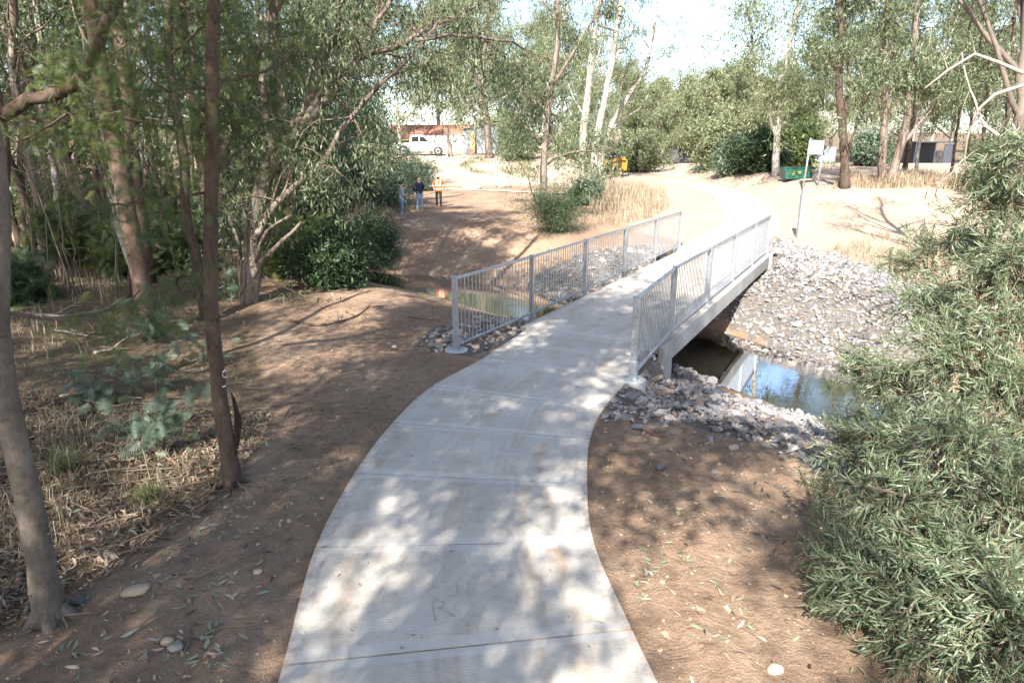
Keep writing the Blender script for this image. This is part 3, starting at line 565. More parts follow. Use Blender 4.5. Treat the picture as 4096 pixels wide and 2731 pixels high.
for pts,w_,dd in [([(206,193),(185,195),(160,199),(128,204),(100,205)],.016,-.8),([(213,178),(228,163),(240,150),(262,125)],.014,.6),([(208,88),(185,88),(168,92),(150,78),(138,68)],.013,-.6),([(218,99),(235,101),(252,103)],.011,.4),([(206,90),(180,80),(160,95),(130,110)],.012,1.0),([(217,80),(250,76),(275,66),(300,50)],.018,.6),([(207,22),(190,10),(178,4)],.02,.3),([(208,120),(200,128),(188,140)],.01,.3)]:
    q2,r2=T.limb(sub(pts,b[1],dd),w_,w_*.4,14,6,.06,.008); T.foliate(q2,r2,.25,5,.55,4,.1,.3,.0028)
T.foliate(q,r,.55,14,1.5,6,.15,.35,.004); T.leaves(8,.15,.11,0,.2,'frond'); T.cl=[]; T.foliate(q,r,.74,22,2.7,6,.25,.4,.006); T.leaves(11,.24,.22,.055,.8)
tr2=T.build('wattle_tree',b,'slender brown trunk with a white painted mark low down, at the dirt edge','tree','bark_brown','wattle')
# white paint mark and bark scar
M['paint']=simple('white_paint',(.8,.8,.78),.6); M['scar']=simple('fire_scar',(.035,.022,.018),.95,0,.4,12,.8)
def onbark(px,py): 
    d=ray(px,py); i=np.argmin(np.abs((CAMH+(b[1]/d[1])*d[2])-q[:,2])); c=q[i]; A=np.array([0,0,CAMH]); # ray / vertical cylinder
    a_=d[0]**2+d[1]**2; bb=-(d[0]*c[0]+d[1]*c[1]); cc=c[0]**2+c[1]**2-(r[i]*1.07+.004)**2; t=(-bb-math.sqrt(max(0,bb*bb-a_*cc)))/a_; return A+t*d
mb=MB()
for L_ in ([(225.5,369),(223,371.5),(222.2,374),(223.4,376.3),(226,377)],[(222.6,386.3),(224,386),(225.8,385.2)]): mb.tube([onbark(*p) for p in L_],.006,6)
o=link('paint_mark',mb.mesh('paint_mark','paint',True),tr2); o.location=-Vector(tr2.location)
mb=MB(); mb.tube([onbark(*p) for p in [(231,392),(235,405),(237,420),(236,440),(236,455)]],[.006,.02,.026,.02,.01],7,True,.25); mb.tube([onbark(233,396)+[.02,-.02,0],onbark(237,420)+[.05,-.03,0],onbark(236,446)+[.03,-.02,0]],[.008,.012,.008],6,True,.3)
o=link('bark_scar',mb.mesh('bark_scar','scar',True),tr2); o.location=-Vector(tr2.location)
# the near limb that sweeps across the upper left corner, from a dark trunk at the frame edge
T=Tree(); b,P,r0,r1=pxtree([(-6,420),(-3,300),(1,220),(4,150),(-2,110)],14,16,0,0); Yd=b[1]; P=np.vstack([P,P[-1]+[-.3,.1,1.5],P[-1]+[-.4,0,4]]); q,r=T.limb(P,r0,r1*.6,26,11,.06,.01,.2)
q2,r2=T.limb(np.vstack([sub([(-1,117),(12,110),(30,99),(52,96),(72,86),(88,66),(100,40),(107,18),(119,0)],Yd-.5,.1),Dp(128,-40,Yd-.4),Dp(130,-130,Yd-.4)]),pxw(16,Yd)*.78,pxw(11,Yd)*.6,34,10,.04,.004); T.foliate(q2,r2,.55,8,1.4,6,.2,.4,.005)
for pts,w_ in [([(53,97),(60,108),(70,121)],.012),([(66,114),(48,126),(30,136),(10,143)],.016),([(52,85),(75,87),(95,82),(103,76)],.008),([(30,99),(40,90),(52,85)],.01)]:
    q3,r3=T.limb(sub(pts,Yd-.5,.1),w_,w_*.4,10,6,.06,.004); T.foliate(q3,r3,.4,3,.5,4,.2,.3,.003)
T.leaves(8,.15,.12,0,.2,'frond'); T.build('wattle_tree',b,'dark trunk with a bare brown limb sweeping up over the undergrowth','tree','bark_brown','wattle')

# ------------------------------------------------------------------ left woodland: one entry per trunk that can be told apart
def wood(pts,w0,w1,label,bark,leaf='euc',ext=5,limbs=(),dd=0,n2=9,l2=2.0,per=9,sig=.22,ln=.17,wd=.03,start=.35,kind='leaf',droop=1.0,name='gum_tree',group=None,n3=5,Y=None,flare=.25,up=.3,bias=None,wob=.015,lstart=.3):
    T=Tree(); b,P,r0,r1=pxtree(pts,w0,w1,dd,ext,Y); q,r=T.limb(P,r0,r1*(.5 if ext else 1),None,10,.05,wob,flare); T.foliate(q,r,start,n2,l2,n3,up,.5,.006,1,bias)
    for lp,lw,ld in limbs:
        a=sub(lp,b[1],ld); q2,r2=T.limb(a,pxw(lw,b[1]),pxw(lw,b[1])*.35,None,8,.05,.015); T.foliate(q2,r2,lstart,max(4,n2-3),l2*.8,n3,up,.5,.006,1,bias)
    T.leaves(per,sig,ln,wd,droop,kind); return T.build(name,b,label,'tree',bark,leaf,group)
gL='trees of the woodland by the creek'
wood([(43,262),(40,225),(34,178),(22,125),(14,75),(13,30),(14,0)],10,11,'pale peeling gum trunk, outermost of the woodland, leaning back','bark_shed',n2=8)
wood([(62,250),(58,200),(52,150),(49,90),(42,45),(37,10)],7,8,'thin pale gum stem rising behind the sweeping brown limb','bark_white',n2=8)
wood([(107,262),(97,232),(85,207),(72,175),(60,148),(50,126),(38,100)],13,10,'thick pale gum trunk leaning strongly to one side among the wattles','bark_shed',ext=6,n2=8)
wood([(149,306),(141,285),(128,250),(119,225),(118,180),(110,150),(103,130),(98,90),(96,40)],12,9,'white gum trunk kinked near its mossy base in the dry grass','bark_white',n2=9)
wood([(136,268),(139,232),(140,190),(136,180),(141,164),(139,148),(133,128),(128,95),(126,40),(126,0)],7,8,'slim white gum with an s-bend at mid height','bark_white',n2=8)
wood([(122,240),(127,171),(120,135),(110,97),(112,50),(113,0)],6,8,'slender pale gum rising straight from the scrub behind the kinked white gum','bark_white',n2=9)
wood([(103,220),(101,164),(100,116),(94,60),(90,0)],6,5,'thin bleached stem between two leaning gums','bark_white',n2=7)
wood([(206,318),(203,300),(198,265),(189,232),(185,164),(178,118),(169,60),(168,0)],11,12,'dark brown trunk standing just behind the slender painted trunk','bark_dark','wattle',n2=10,kind='frond',ln=.2,per=6)
wood([(166,228),(164,171),(166,130),(167,101),(172,50),(170,0)],5,5,'pale twin stem of a slim gum half hidden by wattle fronds','bark_white',n2=8,limbs=[([(165,172),(172,152),(176,142),(183,110)],4,.3)])
wood([(223,250),(222,190),(224,150),(232,130),(245,95),(254,60),(268,25),(280,0)],14,11,'stout dark leaning trunk behind the painted trunk','bark_dark','wattle',n2=11,kind='frond',ln=.2,per=6)
wood([(228,240),(237,149),(246,126),(254,104),(260,84),(266,50),(270,0)],7,7,'white gum stem leaning beside the stout dark trunk','bark_white',n2=8)
wood([(128,300),(130,240),(129,190),(132,140),(127,90),(126,40),(122,0)],4,5,'thin dark straight stem in front of the slender pale gums','bark_dark','wattle',n2=9,kind='frond',ln=.2,per=6)
wood([(30,240),(25,200),(20,150),(25,100),(28,50),(30,0)],9,8,'grey-brown gum trunk with peeling bark at the woodland edge','bark_shed',n2=8)
wood([(145,250),(143,200),(147,160),(141,100),(139,50),(140,0)],6,6,'dusky straight gum stem behind the s-bend gum','bark_shed',n2=9)
wood([(80,238),(70,200),(78,150),(74,100),(70,50),(66,0)],7,6,'grey gum stem in the deep shade of the woodland','bark_shed',n2=10)
wood([(190,225),(192,180),(190,130),(195,80),(190,30)],6,6,'slim grey gum stem behind the dark brown trunk','bark_shed',n2=10)
# the big leaning gum by the dirt track, several limbs
T=Tree(); b,P,r0,r1=pxtree([(247,302),(251,270),(253,232),(259,201),(275,156),(301,119),(320,67),(335,15)],20,13,.5,5); q,r=T.limb(P,r0,r1*.5,40,13,.06,.01,.35); T.foliate(q,r,.5,10,2.2,6)
Yg=b[1]
BIG=[([(286,142),(317,109),(350,71),(372,30),(395,-10)],11,.5),([(300,130),(325,89),(355,60),(408,42),(429,28),(463,12),(488,-1)],8,1.0),([(415,40),(440,35),(466,36),(490,39),(515,43),(524,50),(534,55)],4.5,1.6),([(318,172),(341,131),(374,91),(420,46),(440,20)],6.5,.4),([(253,240),(280,200),(300,180),(325,164),(341,131)],9,.3),([(248,285),(262,260),(280,245),(296,228),(301,222)],7,-.6),([(256,262),(262,240),(272,226),(289,216)],5,-.5),([(243,290),(240,262),(236,232),(228,214)],7,.2),([(252,300),(258,280),(255,250),(246,220),(240,190)],9,.6),([(275,156),(268,120),(262,80),(270,30),(285,-10)],8,-.3)]
for i,(lp,lw,ld) in enumerate(BIG):
    q2,r2=T.limb(sub(lp,Yg,ld),pxw(lw,Yg),pxw(lw,Yg)*.4,None,9,.06,.012)
    if i not in (5,6,7): T.foliate(q2,r2,.25,11,1.7,6,.1,.9)
T.leaves(13,.2,.17,.032,1.3); T.build('gum_tree',b,'big many-limbed gum leaning over the dirt track with long drooping branches','tree','bark_shed','euc')
# wattle and shrub understorey: (px, py of the foot, height px, width px, species, label)
def shrub(px,py,hp,wp,leaf,label,kind='frond',ln=.2,per=7,n=26,name='shrub',ctg='shrub',sig=.16,droop=.2,Y=None,group=None,wd=.03,low=.12,bark='twig',n3=5,six=False,wf=.075,dense=1,np_=8):
    b=G(px,py) if Y is None else np.array([*Dp(px,py,Y)[:2],float(terr(*Dp(px,py,Y)[:2]))]); s_=b[1]/690; h=hp*s_; w_=wp*s_/2; T=Tree()
    ph=rng.uniform(0,6.28,3)
    for k in range(n):
        a=rng.uniform(0,6.28); f=math.sqrt(rng.random()); irr=1+.28*math.sin(2*a+ph[0])+.18*math.sin(5*a+ph[1]); top=b+np.array([math.cos(a)*w_*f*irr,math.sin(a)*w_*f*.9*irr,h*(low+(1-low)*rng.uniform(.25,1.12)*(1+.2*math.sin(3*a+ph[2]))*math.sqrt(max(.05,1-(f*.9)**2)))]); mid=b*.45+top*.55+np.array([0,0,h*.1])+rng.normal(0,.06,3)*h; st=b+np.array([math.cos(a),math.sin(a),0])*.12*w_
        rr=.004+.012*h/3; P=cat([st-[0,0,.05],mid,top],6); T.tw.tube(P,np.linspace(rr,rr*.25,6),4,False); T.foliate(P,np.linspace(rr,rr*.25,6),.3,int(4*dense),max(.25,.28*h),n3,.2,.3,.003)
    T.leaves(per,sig,ln,wd,droop,kind,None,six,np_,wf); return T.build(name,b,label,ctg,bark,leaf,group,'stem','foliage')
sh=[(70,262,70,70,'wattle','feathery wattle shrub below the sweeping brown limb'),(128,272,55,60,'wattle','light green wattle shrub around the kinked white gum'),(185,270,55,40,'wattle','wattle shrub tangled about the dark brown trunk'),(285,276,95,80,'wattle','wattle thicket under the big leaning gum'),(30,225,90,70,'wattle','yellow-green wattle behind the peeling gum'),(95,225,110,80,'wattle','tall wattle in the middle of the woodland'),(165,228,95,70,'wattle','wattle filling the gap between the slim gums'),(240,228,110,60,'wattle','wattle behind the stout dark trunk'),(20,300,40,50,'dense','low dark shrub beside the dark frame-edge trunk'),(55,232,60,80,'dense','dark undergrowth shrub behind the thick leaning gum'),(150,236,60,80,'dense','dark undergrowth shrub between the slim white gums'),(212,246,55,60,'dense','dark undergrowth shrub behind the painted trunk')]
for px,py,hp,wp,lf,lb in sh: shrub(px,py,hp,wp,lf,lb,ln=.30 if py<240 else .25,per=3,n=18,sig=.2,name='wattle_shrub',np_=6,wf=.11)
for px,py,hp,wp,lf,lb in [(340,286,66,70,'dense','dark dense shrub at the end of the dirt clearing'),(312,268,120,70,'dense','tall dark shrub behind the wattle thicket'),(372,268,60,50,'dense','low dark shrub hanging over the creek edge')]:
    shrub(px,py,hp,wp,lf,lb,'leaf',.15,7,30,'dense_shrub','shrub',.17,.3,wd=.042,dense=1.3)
for px,py,hp,wp,lb in [(362,214,62,62,'silvery blue wattle bush behind the man in the grey shirt'),(392,205,72,56,'bluish wattle bush behind the man in navy'),(416,190,34,34,'blue-green wattle bush by the white utility vehicle'),(335,215,95,60,'tall blue-green wattle at the woodland edge')]:
    shrub(px,py,hp,wp,'wattle_blue',lb,'leaf',.24,8,30,'wattle_bush','bush',.26,.2,wd=.05,dense=1.2)
for px,py,hp,wp,lb in [(366,195,120,80,'tall dark wattle tree behind the people'),(330,205,150,90,'tall dark woodland tree behind the silvery bush'),(290,215,170,90,'shadowed woodland tree behind the big leaning gum')]:
    shrub(px,py,hp,wp,'dense',lb,'leaf',.28,6,30,'wattle_tree','tree',.34,.5,wd=.07,dense=1.4,low=.25,bark='bark_dark')
# saplings with blue-green fronds on the litter
for px,py,hp,wp,lb in [(165,455,90,75,'blue-green wattle sapling beside the painted trunk'),(150,392,55,60,'fern-like wattle sapling in shade behind the painted trunk'),(140,345,45,70,'soft green wattle sapling on the shaded litter'),(228,300,25,30,'small pale wattle seedling near the dirt edge'),(205,365,35,35,'pale wattle seedling pressed against the painted trunk'),(100,410,40,45,'low wattle seedling on the dark litter'),(125,440,30,30,'tiny wattle seedling in front of the saplings')]:
    shrub(px,py,hp,wp,'wattle_blue',lb,'frond',.21,1,5,'wattle_sapling','sapling',.06,.05,dense=.6,n3=3,wf=.11,np_=9)
# thin bare saplings that tangle between the trunks
def bare(b,h,lean):
    T=Tree(); q,r=T.limb([b-[0,0,.1],b+[lean*.2+rng.normal(0,.1),0,h*.35],b+[lean*.6,.2,h*.7],b+[lean,.3,h]],.022,.006,14,6,.06,.03)
    for k in range(13):
        i=int(rng.integers(3,13)); d=unit(np.array([rng.normal(),rng.normal(),.6])); l=rng.uniform(.5,1.3); e=q[i]+d*l; T.tw.tube([q[i],q[i]+d*l*.5+rng.normal(0,.08,3),e],[.009,.006,.003],4,False)
        for z_ in range(2): d2=unit(d+rng.normal(0,.6,3)); T.tw.tube([q[i]+d*l*.5,q[i]+d*l*.5+d2*.3,q[i]+d*l*.5+d2*.55+[0,0,-.05]],[.005,.004,.002],3,False)
    return T
gT='bare saplings between the woodland trunks'; lbT='thin bare twiggy sapling among the woodland trunks'; BS=[]
for i in range(26):
    px,py=rng.uniform(5,250),rng.uniform(228,296); g=G(px,py)
    if i<4: BS.append(bare(g,rng.uniform(3.5,6),rng.normal(0,.8)).build('bare_sapling',g,lbT,'sapling','bark_grey' if i%2 else 'bark_dark','euc',gT,'stem'))
    else:
        e=BS[i%4]; o=e.copy(); C.objects.link(o); o.location=g; o.rotation_euler=(0,0,rng.uniform(0,6.28)); o.scale=(rng.uniform(.7,1.2),)*3
        for ch in e.children: c_=ch.copy(); C.objects.link(c_); c_.parent=o
gD='thin dark leaning gums in the woodland'; lbD='thin dark leaning gum stem in the woodland shade'; DK=[]
for i in range(22):
    px,py=[(75,258),(172,262),(26,244),(238,252)][i] if i<4 else (rng.uniform(0,330),rng.uniform(222,262)); g=G(px,py)
    if i<4:
        T=Tree(); ln_=[1.6,-1.2,2.4,-2.0][i]; q,r=T.limb([g-[0,0,.2],g+[ln_*.15,.1,3],g+[ln_*.5,.3,6],g+[ln_,.5,10.5]],.11,.04,22,8,.06,.03,.3); T.foliate(q,r,.3,15,1.7,5,.2,.5,.006); T.leaves(9,.24,.22,.045,1.0); DK.append(T.build('gum_tree',g,lbD,'tree','bark_dark','dense' if i%2 else 'euc',gD))
    else:
        e=DK[i%4]; o=e.copy(); C.objects.link(o); o.location=g; o.rotation_euler=(0,0,rng.uniform(-.6,.6)+(math.pi if rng.random()<.5 else 0)); o.scale=(rng.uniform(.8,1.15),)*3
        for ch in e.children: c_=ch.copy(); C.objects.link(c_); c_.parent=o
# green dense trees deep in the woodland and beyond the creek: closes the view behind the trunks
def bigtree(px,Y,h,rw,leaf,bark,label,name='gum_tree',group=None,per=10,ln=.30,wd=.065,sig=.3,low=.3,lean=0,n=7,n2=8,droop=1.0,vert=1.0):
    x_=Dp(px,150,Y)[0]; b=np.array([x_,Y,float(terr(x_,Y))]); T=Tree(); tr=(.009*h+.03 if label==lbW else .014*h+.04); top=b+np.array([lean,0,h]); q,r=T.limb([b-[0,0,.2],b+[lean*.2+rng.normal(0,.15),0,h*.3],b+[lean*.6+rng.normal(0,.3),0,h*.62],top],tr,tr*.2,18,8,.05,.03,.3)
    T.foliate(q,r,.55,n2,rw*.7,5,.3,.5,.012)
    for k in range(n):
        f=low+(0.9-low)*(k+rng.random())/n; i=int(f*17); a=rng.uniform(0,6.28); l=rw*(1.15-.55*f)*rng.uniform(.8,1.15); d=np.array([math.cos(a),math.sin(a),.75*vert]); e=q[i]+d*l; m_=(q[i]+e)/2+[0,0,-.08*l]
        q2,r2=T.limb([q[i],m_,e],r[i]*.55,.02,9,6,.05,.03); T.foliate(q2,r2,.3,n2,rw*.42,5,.2,.7,.01)
    T.leaves(per,sig,ln,wd,droop); return T.build(name,b,label,'tree',bark,leaf,group)
def dupe(e,px,Y,rz,sc_,label,group=None):
    x_=Dp(px,150,Y)[0]; o=e.copy(); C.objects.link(o); o.location=(x_,Y,float(terr(x_,Y))); o.rotation_euler=(0,0,rz); o.scale=(sc_,)*3; o['label']=label
    if group: o['group']=group
    for ch in e.children: c_=ch.copy(); C.objects.link(c_); c_.parent=o; c_.matrix_parent_inverse.identity()
    return o
lbW='tall leafy gum deep in the woodland beyond the pale trunks'
gB='woodland trees in the background on the left'
lbW='tall leafy gum deep in the woodland beyond the pale trunks'
w1=bigtree(60,31,14,4.0,'euc','bark_shed',lbW,group=gB,low=.25,n=8,per=9,n2=6); w2=bigtree(200,35,15,4.2,'euc','bark_shed',lbW,group=gB,low=.2,n=8,per=9,n2=6)
for i,(px,Y,s_) in enumerate([(-60,27,.9),(130,33,1.0),(260,38,1.05),(20,40,1.2),(110,46,1.3),(180,48,1.3),(310,44,1.1),(-40,50,1.3),(240,55,1.3),(60,58,1.4),(320,60,1.2),(-10,33,.9),(160,38,1.0)]):
    dupe((w1,w2)[i%2],px,Y,1.3*i,s_,lbW,gB)
# ------------------------------------------------------------------ gums across the creek, centre
wood([(541,220),(543,190),(544,161),(548,119),(551,86),(557,52),(557,0)],8.5,5.5,'brown gum with a burl and long side branch beside the far bank shrub','bark_shed','euc',5,[([(551,86),(569,60),(586,30),(600,8),(606,-20)],4,1),([(546,112),(534,97),(520,78),(509,65)],2.2,-.5),([(547,164),(558,157),(569,153),(590,151),(612,148)],3.2,-.6),([(546,140),(530,130),(520,118)],2.5,.6)],n2=13,l2=2.0,per=10,sig=.24,ln=.26,wd=.05,start=.3,droop=1.4,n3=6)
wood([(584,182),(583,160),(584,127),(588,95),(590,74),(594,40),(599,0)],10,5.5,'smooth grey-white gum with flared base, more upright of the riverside pair','bark_white','euc',6,[([(590,80),(600,50),(606,20),(612,-15)],2.8,.6),([(586,118),(575,100),(566,78)],1.8,.4)],n2=9,l2=2.6,per=8,sig=.28,ln=.28,wd=.055,droop=1.4,start=.55)
wood([(591,184),(594,160),(599,127),(606,92),(611,67),(616,35),(621,0)],8.5,6.5,'tall grey-white gum leaning right beside its upright neighbour','bark_white','euc',6,[([(612,67),(622,50),(633,30),(642,5)],2.5,.5),([(597,150),(603,160),(598,171),(593,176)],2,-.5),([(610,75),(598,60),(590,40)],1.8,-.5)],n2=9,l2=2.6,per=8,sig=.28,ln=.28,wd=.055,droop=1.4,start=.5)
wood([(598,176),(603,150),(608,134),(614,120),(622,107),(632,90),(642,77),(650,50),(655,20)],6.5,3.5,'grey gum bending right with forked limb behind the pair','bark_white','euc',4,[([(610,130),(625,117),(640,108),(648,95)],2.5,.4),([(622,106),(620,92),(628,70)],2.2,.3),([(642,78),(660,60),(675,40)],1.6,1)],n2=8,l2=2.4,per=8,sig=.28,ln=.28,wd=.055,droop=1.4)
wood([(489,158),(488,140),(486,119),(482,100),(480,80),(484,55),(488,25)],8,4,'stout brown-based gum in front of the grey shed','bark_shed','euc_pale',5,[([(486,118),(474,108),(462,96),(455,80)],3,.5),([(484,108),(495,92),(503,82),(508,60)],3,-.5),([(483,124),(472,116),(464,112)],2.5,-.6)],n2=13,l2=3.4,per=9,sig=.36,ln=.34,wd=.075,droop=1.2,n3=6)
wood([(541,205),(533,196),(529,180),(522,167),(517,159)],1.6,1.0,'thin curved sapling growing beside the brown gum','bark_dark','euc',1,n2=4,l2=1.0,per=8,sig=.25,ln=.26,wd=.05,name='gum_sapling')
shrub(555,232,60,66,'dense','dark feathery wattle bush at the foot of the brown gum','leaf',.15,7,30,'wattle_bush','bush',.26,.0,wd=.02,dense=1.1)
shrub(585,205,30,40,'wattle_blue','grey-green bush behind the feathery bush','leaf',.2,8,22,'wattle_bush','bush',.2,.1,wd=.04)
shrub(520,160,42,40,'euc','leafy young gum near the grey shed','leaf',.27,9,26,'gum_sapling','sapling',.3,1.1,wd=.05)
# right-hand gums on the mound
wood([(776,176),(776,155),(777,138),(779,115),(780,89),(786,62),(796,15),(800,0)],7.5,4,'forked white gum beside the green skip bin','bark_white','euc_pale',6,[([(777,140),(770,118),(763,97),(757,75),(754,55),(750,15)],4,.4),([(777,124),(772,112),(766,97)],2.2,-.4)],n2=17,l2=3.4,per=11,sig=.34,ln=.34,wd=.075,n3=6,start=.6,lstart=.62)
wood([(845,187),(845,165),(844,149),(842,122),(839,95),(839,74),(841,37),(838,0)],9.5,5,'dark furrowed gum trunk with an upright fork on the mound, nearest the sign','bark_dark','euc',6,[([(843,128),(848,90),(848,60),(846,20),(845,-15)],4,.5),([(848,150),(856,128),(861,110),(867,97),(874,84)],3.2,-.5),([(840,74),(833,66),(826,50)],2.5,.3)],n2=17,l2=2.8,per=11,sig=.30,ln=.30,wd=.06,start=.6,lstart=.62)
wood([(881,184),(882,165),(884,134),(885,100),(885,74),(886,35),(888,0)],8.5,5.5,'tall grey gum with twin white upper limbs on the mound','bark_shed','euc',7,[([(885,120),(890,95),(893,60),(895,20),(897,-20)],5,.4),([(884,128),(877,95),(876,60),(877,20),(872,-10)],2.4,-.3),([(888,118),(897,105),(908,92),(920,80)],2.5,.5)],n2=16,l2=2.8,per=11,sig=.30,ln=.30,wd=.06,start=.6,lstart=.62)
wood([(889,184),(895,165),(902,141),(907,120),(909,104),(912,67),(918,0)],9,5,'leaning gum whose trunk splits low, right beside the tall twin-limbed gum','bark_shed','euc',7,[([(902,146),(912,132),(922,120),(932,108),(942,92)],4.5,.4),([(907,110),(915,98),(922,80)],2,-.5)],n2=17,l2=2.8,per=11,sig=.30,ln=.30,wd=.06,start=.6,lstart=.62)
wood([(903,177),(907,158),(911,134),(914,110),(913,80)],5.5,4,'short straight gum stem behind the leaning split gum','bark_dark','euc',6,n2=10,l2=2.6,per=11,sig=.30,ln=.30,wd=.06,start=.6,lstart=.62)
wood([(916,174),(918,150),(922,128),(930,100),(940,70)],3.5,3,'slim pale gum stem behind the mound','bark_white','euc',6,n2=10,l2=2.6,per=11,sig=.30,ln=.30,wd=.06,start=.6,lstart=.62)
wood([(950,182),(953,160),(956,136),(962,100),(965,60)],3.2,3,'thin dark gum stem near the dry grass bank','bark_dark','euc',6,n2=16,l2=2.6,per=11,sig=.30,ln=.30,wd=.06)
wood([(966,182),(968,150),(972,110),(978,60)],3.5,3,'thin grey gum stem in front of the dark thicket','bark_shed','euc',6,n2=17,l2=2.6,per=11,sig=.30,ln=.30,wd=.06)
wood([(980,186),(982,150),(986,110),(990,50)],4,3,'dark gum stem overgrown with leaves by the thicket','bark_dark','euc',6,n2=17,l2=2.6,per=11,sig=.30,ln=.30,wd=.06,start=.15)
wood([(1003,190),(1005,150),(1008,110),(1012,50)],5,4,'shaded gum stem, last before the big bush','bark_dark','euc',6,n2=17,l2=2.6,per=11,sig=.30,ln=.30,wd=.06,start=.15)
# background trees
gR='pale trees along the far side of the clearing'; lbF='pale olive tree in the row beyond the clearing'
f1=bigtree(700,84,10.5,4.0,'euc_pale','bark_shed',lbF,group=gR,low=.12,n=10,per=9,ln=.42,wd=.11,sig=.42); f2=bigtree(740,88,11,4.2,'euc_pale','bark_shed',lbF,group=gR,low=.12,n=10,per=9,ln=.42,wd=.11,sig=.42)
f3=bigtree(830,95,19,5.5,'euc_pale','bark_white','tall pale gum in the background canopy',group='tall background gums',low=.2,n=11,per=10,ln=.45,wd=.11,sig=.45); f4=bigtree(480,95,21,6,'euc_pale','bark_white','tall pale gum in the background canopy',group='tall background gums',low=.2,n=11,per=10,ln=.45,wd=.11,sig=.45)
for i,(px,Y,s_) in enumerate([(655,82,.8),(675,92,.95),(690,100,1.0),(720,96,1.0),(640,100,1.1),(762,90,.85),(790,100,1.1),(630,84,.75),(735,105,1.1),(775,108,1.2),(665,112,1.1)]): dupe((f1,f2)[i%2],px,Y,2.1*i+1,s_,lbF,gR)
for i,(px,Y,s_) in enumerate([(600,105,.8),(560,92,.85),(520,110,1.0),(440,100,1.0),(400,88,.9),(360,95,1.0),(620,120,.8),(820,120,.9),(870,98,.95),(910,90,.9),(950,96,1.0),(990,88,.95),(1040,84,.95),(1080,90,1.0),(540,125,1.1),(460,125,1.1),(580,130,1.0),(930,125,1.1),(1010,120,1.1),(320,80,.8),(860,125,1.1)]): dupe((f3,f4)[i%2],px,Y,1.7*i+.5,s_,'tall pale gum in the background canopy','tall background gums')
for px,py,hp,wp,lf,lb in [(760,172,45,50,'dense','dark rounded shrub behind the forked white gum'),(795,168,50,36,'wattle','bright green shrub behind the skip bin'),(715,168,50,50,'euc_pale','pale feathery shrub by the far road edge'),(735,172,30,40,'wattle_blue','grey-green shrub under the background trees'),(868,166,34,40,'wattle_blue','pale leafy bush between the mound gums'),(635,172,40,50,'euc_pale','pale shrub behind the yellow loader'),(575,160,35,50,'euc_pale','pale shrub in front of the tray truck'),(505,150,40,40,'euc_pale','pale drooping shrub beside the grey shed')]:
    shrub(px,py,hp,wp,lf,lb,'leaf',.36,8,26,'shrub','shrub',.38,.5,wd=.11,dense=1.1)
for px,py,hp,wp,lb in [(1000,200,80,70,'dark thicket shrub behind the dead branches'),(1040,210,110,70,'tall dark thicket behind the big bush')]:
    shrub(px,py,hp,wp,'dense',lb,'leaf',.22,7,28,'thicket_shrub','shrub',.28,.5,wd=.05,dense=1.3)

# ------------------------------------------------------------------ big narrow-leaved bush on the right
T=Tree(); bb=np.array([3.75,5.2,float(terr(3.75,5.2))]); b2=np.array([4.9,6.6,0.])
LOB=[((862,590),4.4,.42,44),((900,625),4.0,.58,80),((890,520),5.0,.60,84),((955,590),4.1,.66,96),((880,455),5.9,.66,80),((950,470),5.2,.8,110),((888,395),6.9,.62,70),((945,380),6.6,.85,110),((1005,420),5.8,.9,110),((930,318),7.8,.70,70),((990,300),7.2,.95,110),((962,255),8.2,.62,44),((1005,215),7.4,.65,60),((1005,650),3.5,.75,110),((925,250),9.0,.45,18),((858,372),7.4,.34,24),((836,560),4.7,.30,26),((838,640),4.3,.36,34),((850,450),6.2,.34,26),((830,505),5.2,.26,18),((905,272),8.4,.42,24),((1024,455),5.4,.55,60),((1012,165),7.2,.45,34),((990,205),7.6,.4,26),((1020,270),6.8,.6,50),((1010,530),4.6,.8,100),((1000,350),6.5,.8,80)]
Pp=[];Dd=[]
for (px,py),Yd,rl,n in LOB:
    c=Dp(px,py,Yd); base=bb if Yd<6 else b2; c[2]=max(c[2],rl*.55+float(terr(c[0],c[1])))
    st=cat([base-[0,0,.1],(base*.6+c*.4)+[0,0,.25],c-[0,0,rl*.3]],9); (py>235) and T.wood.tube(st,np.linspace(.035,.012,9),7,False,.05)
    for k in range(n):
        d=unit(rng.normal(size=3)+np.array([0,-.25,.25])); rad=rl*rng.uniform(.55,1.05); tip=c+d*rad*np.array([1,1,.95]); tip[2]=max(tip[2],float(terr(tip[0],tip[1]))+.05); s0=c+d*rad*.15+rng.normal(0,.08,3); tl=rng.uniform(.35,.6); s1=tip-unit(tip-s0+np.array([0,0,-.25])*rl)*tl
        P=cat([s0,s1,tip],7); T.tw.tube(P,np.linspace(.0055,.0016,7),4,False)
        nl=int(rng.integers(26,38)); f=np.linspace(.30,1,nl)**.8; pos=np.stack([np.interp(f*6,range(7),P[:,a]) for a in range(3)],1); tg=unit(np.stack([np.interp(f*6,range(7),np.gradient(P[:,a])) for a in range(3)],1)); side=unit(np.cross(tg,rng.normal(size=(nl,3)))); Pp.append(pos); Dd.append(unit(tg*rng.uniform(.55,1.1,(nl,1))+side*.75+np.array([0,0,.1])))
Pp=np.vstack(Pp);Dd=np.vstack(Dd); n=len(Pp); leaf_add(T.lf,Pp,Dd,rng.uniform(.055,.15,n),rng.uniform(.008,.0145,n),.35,True)
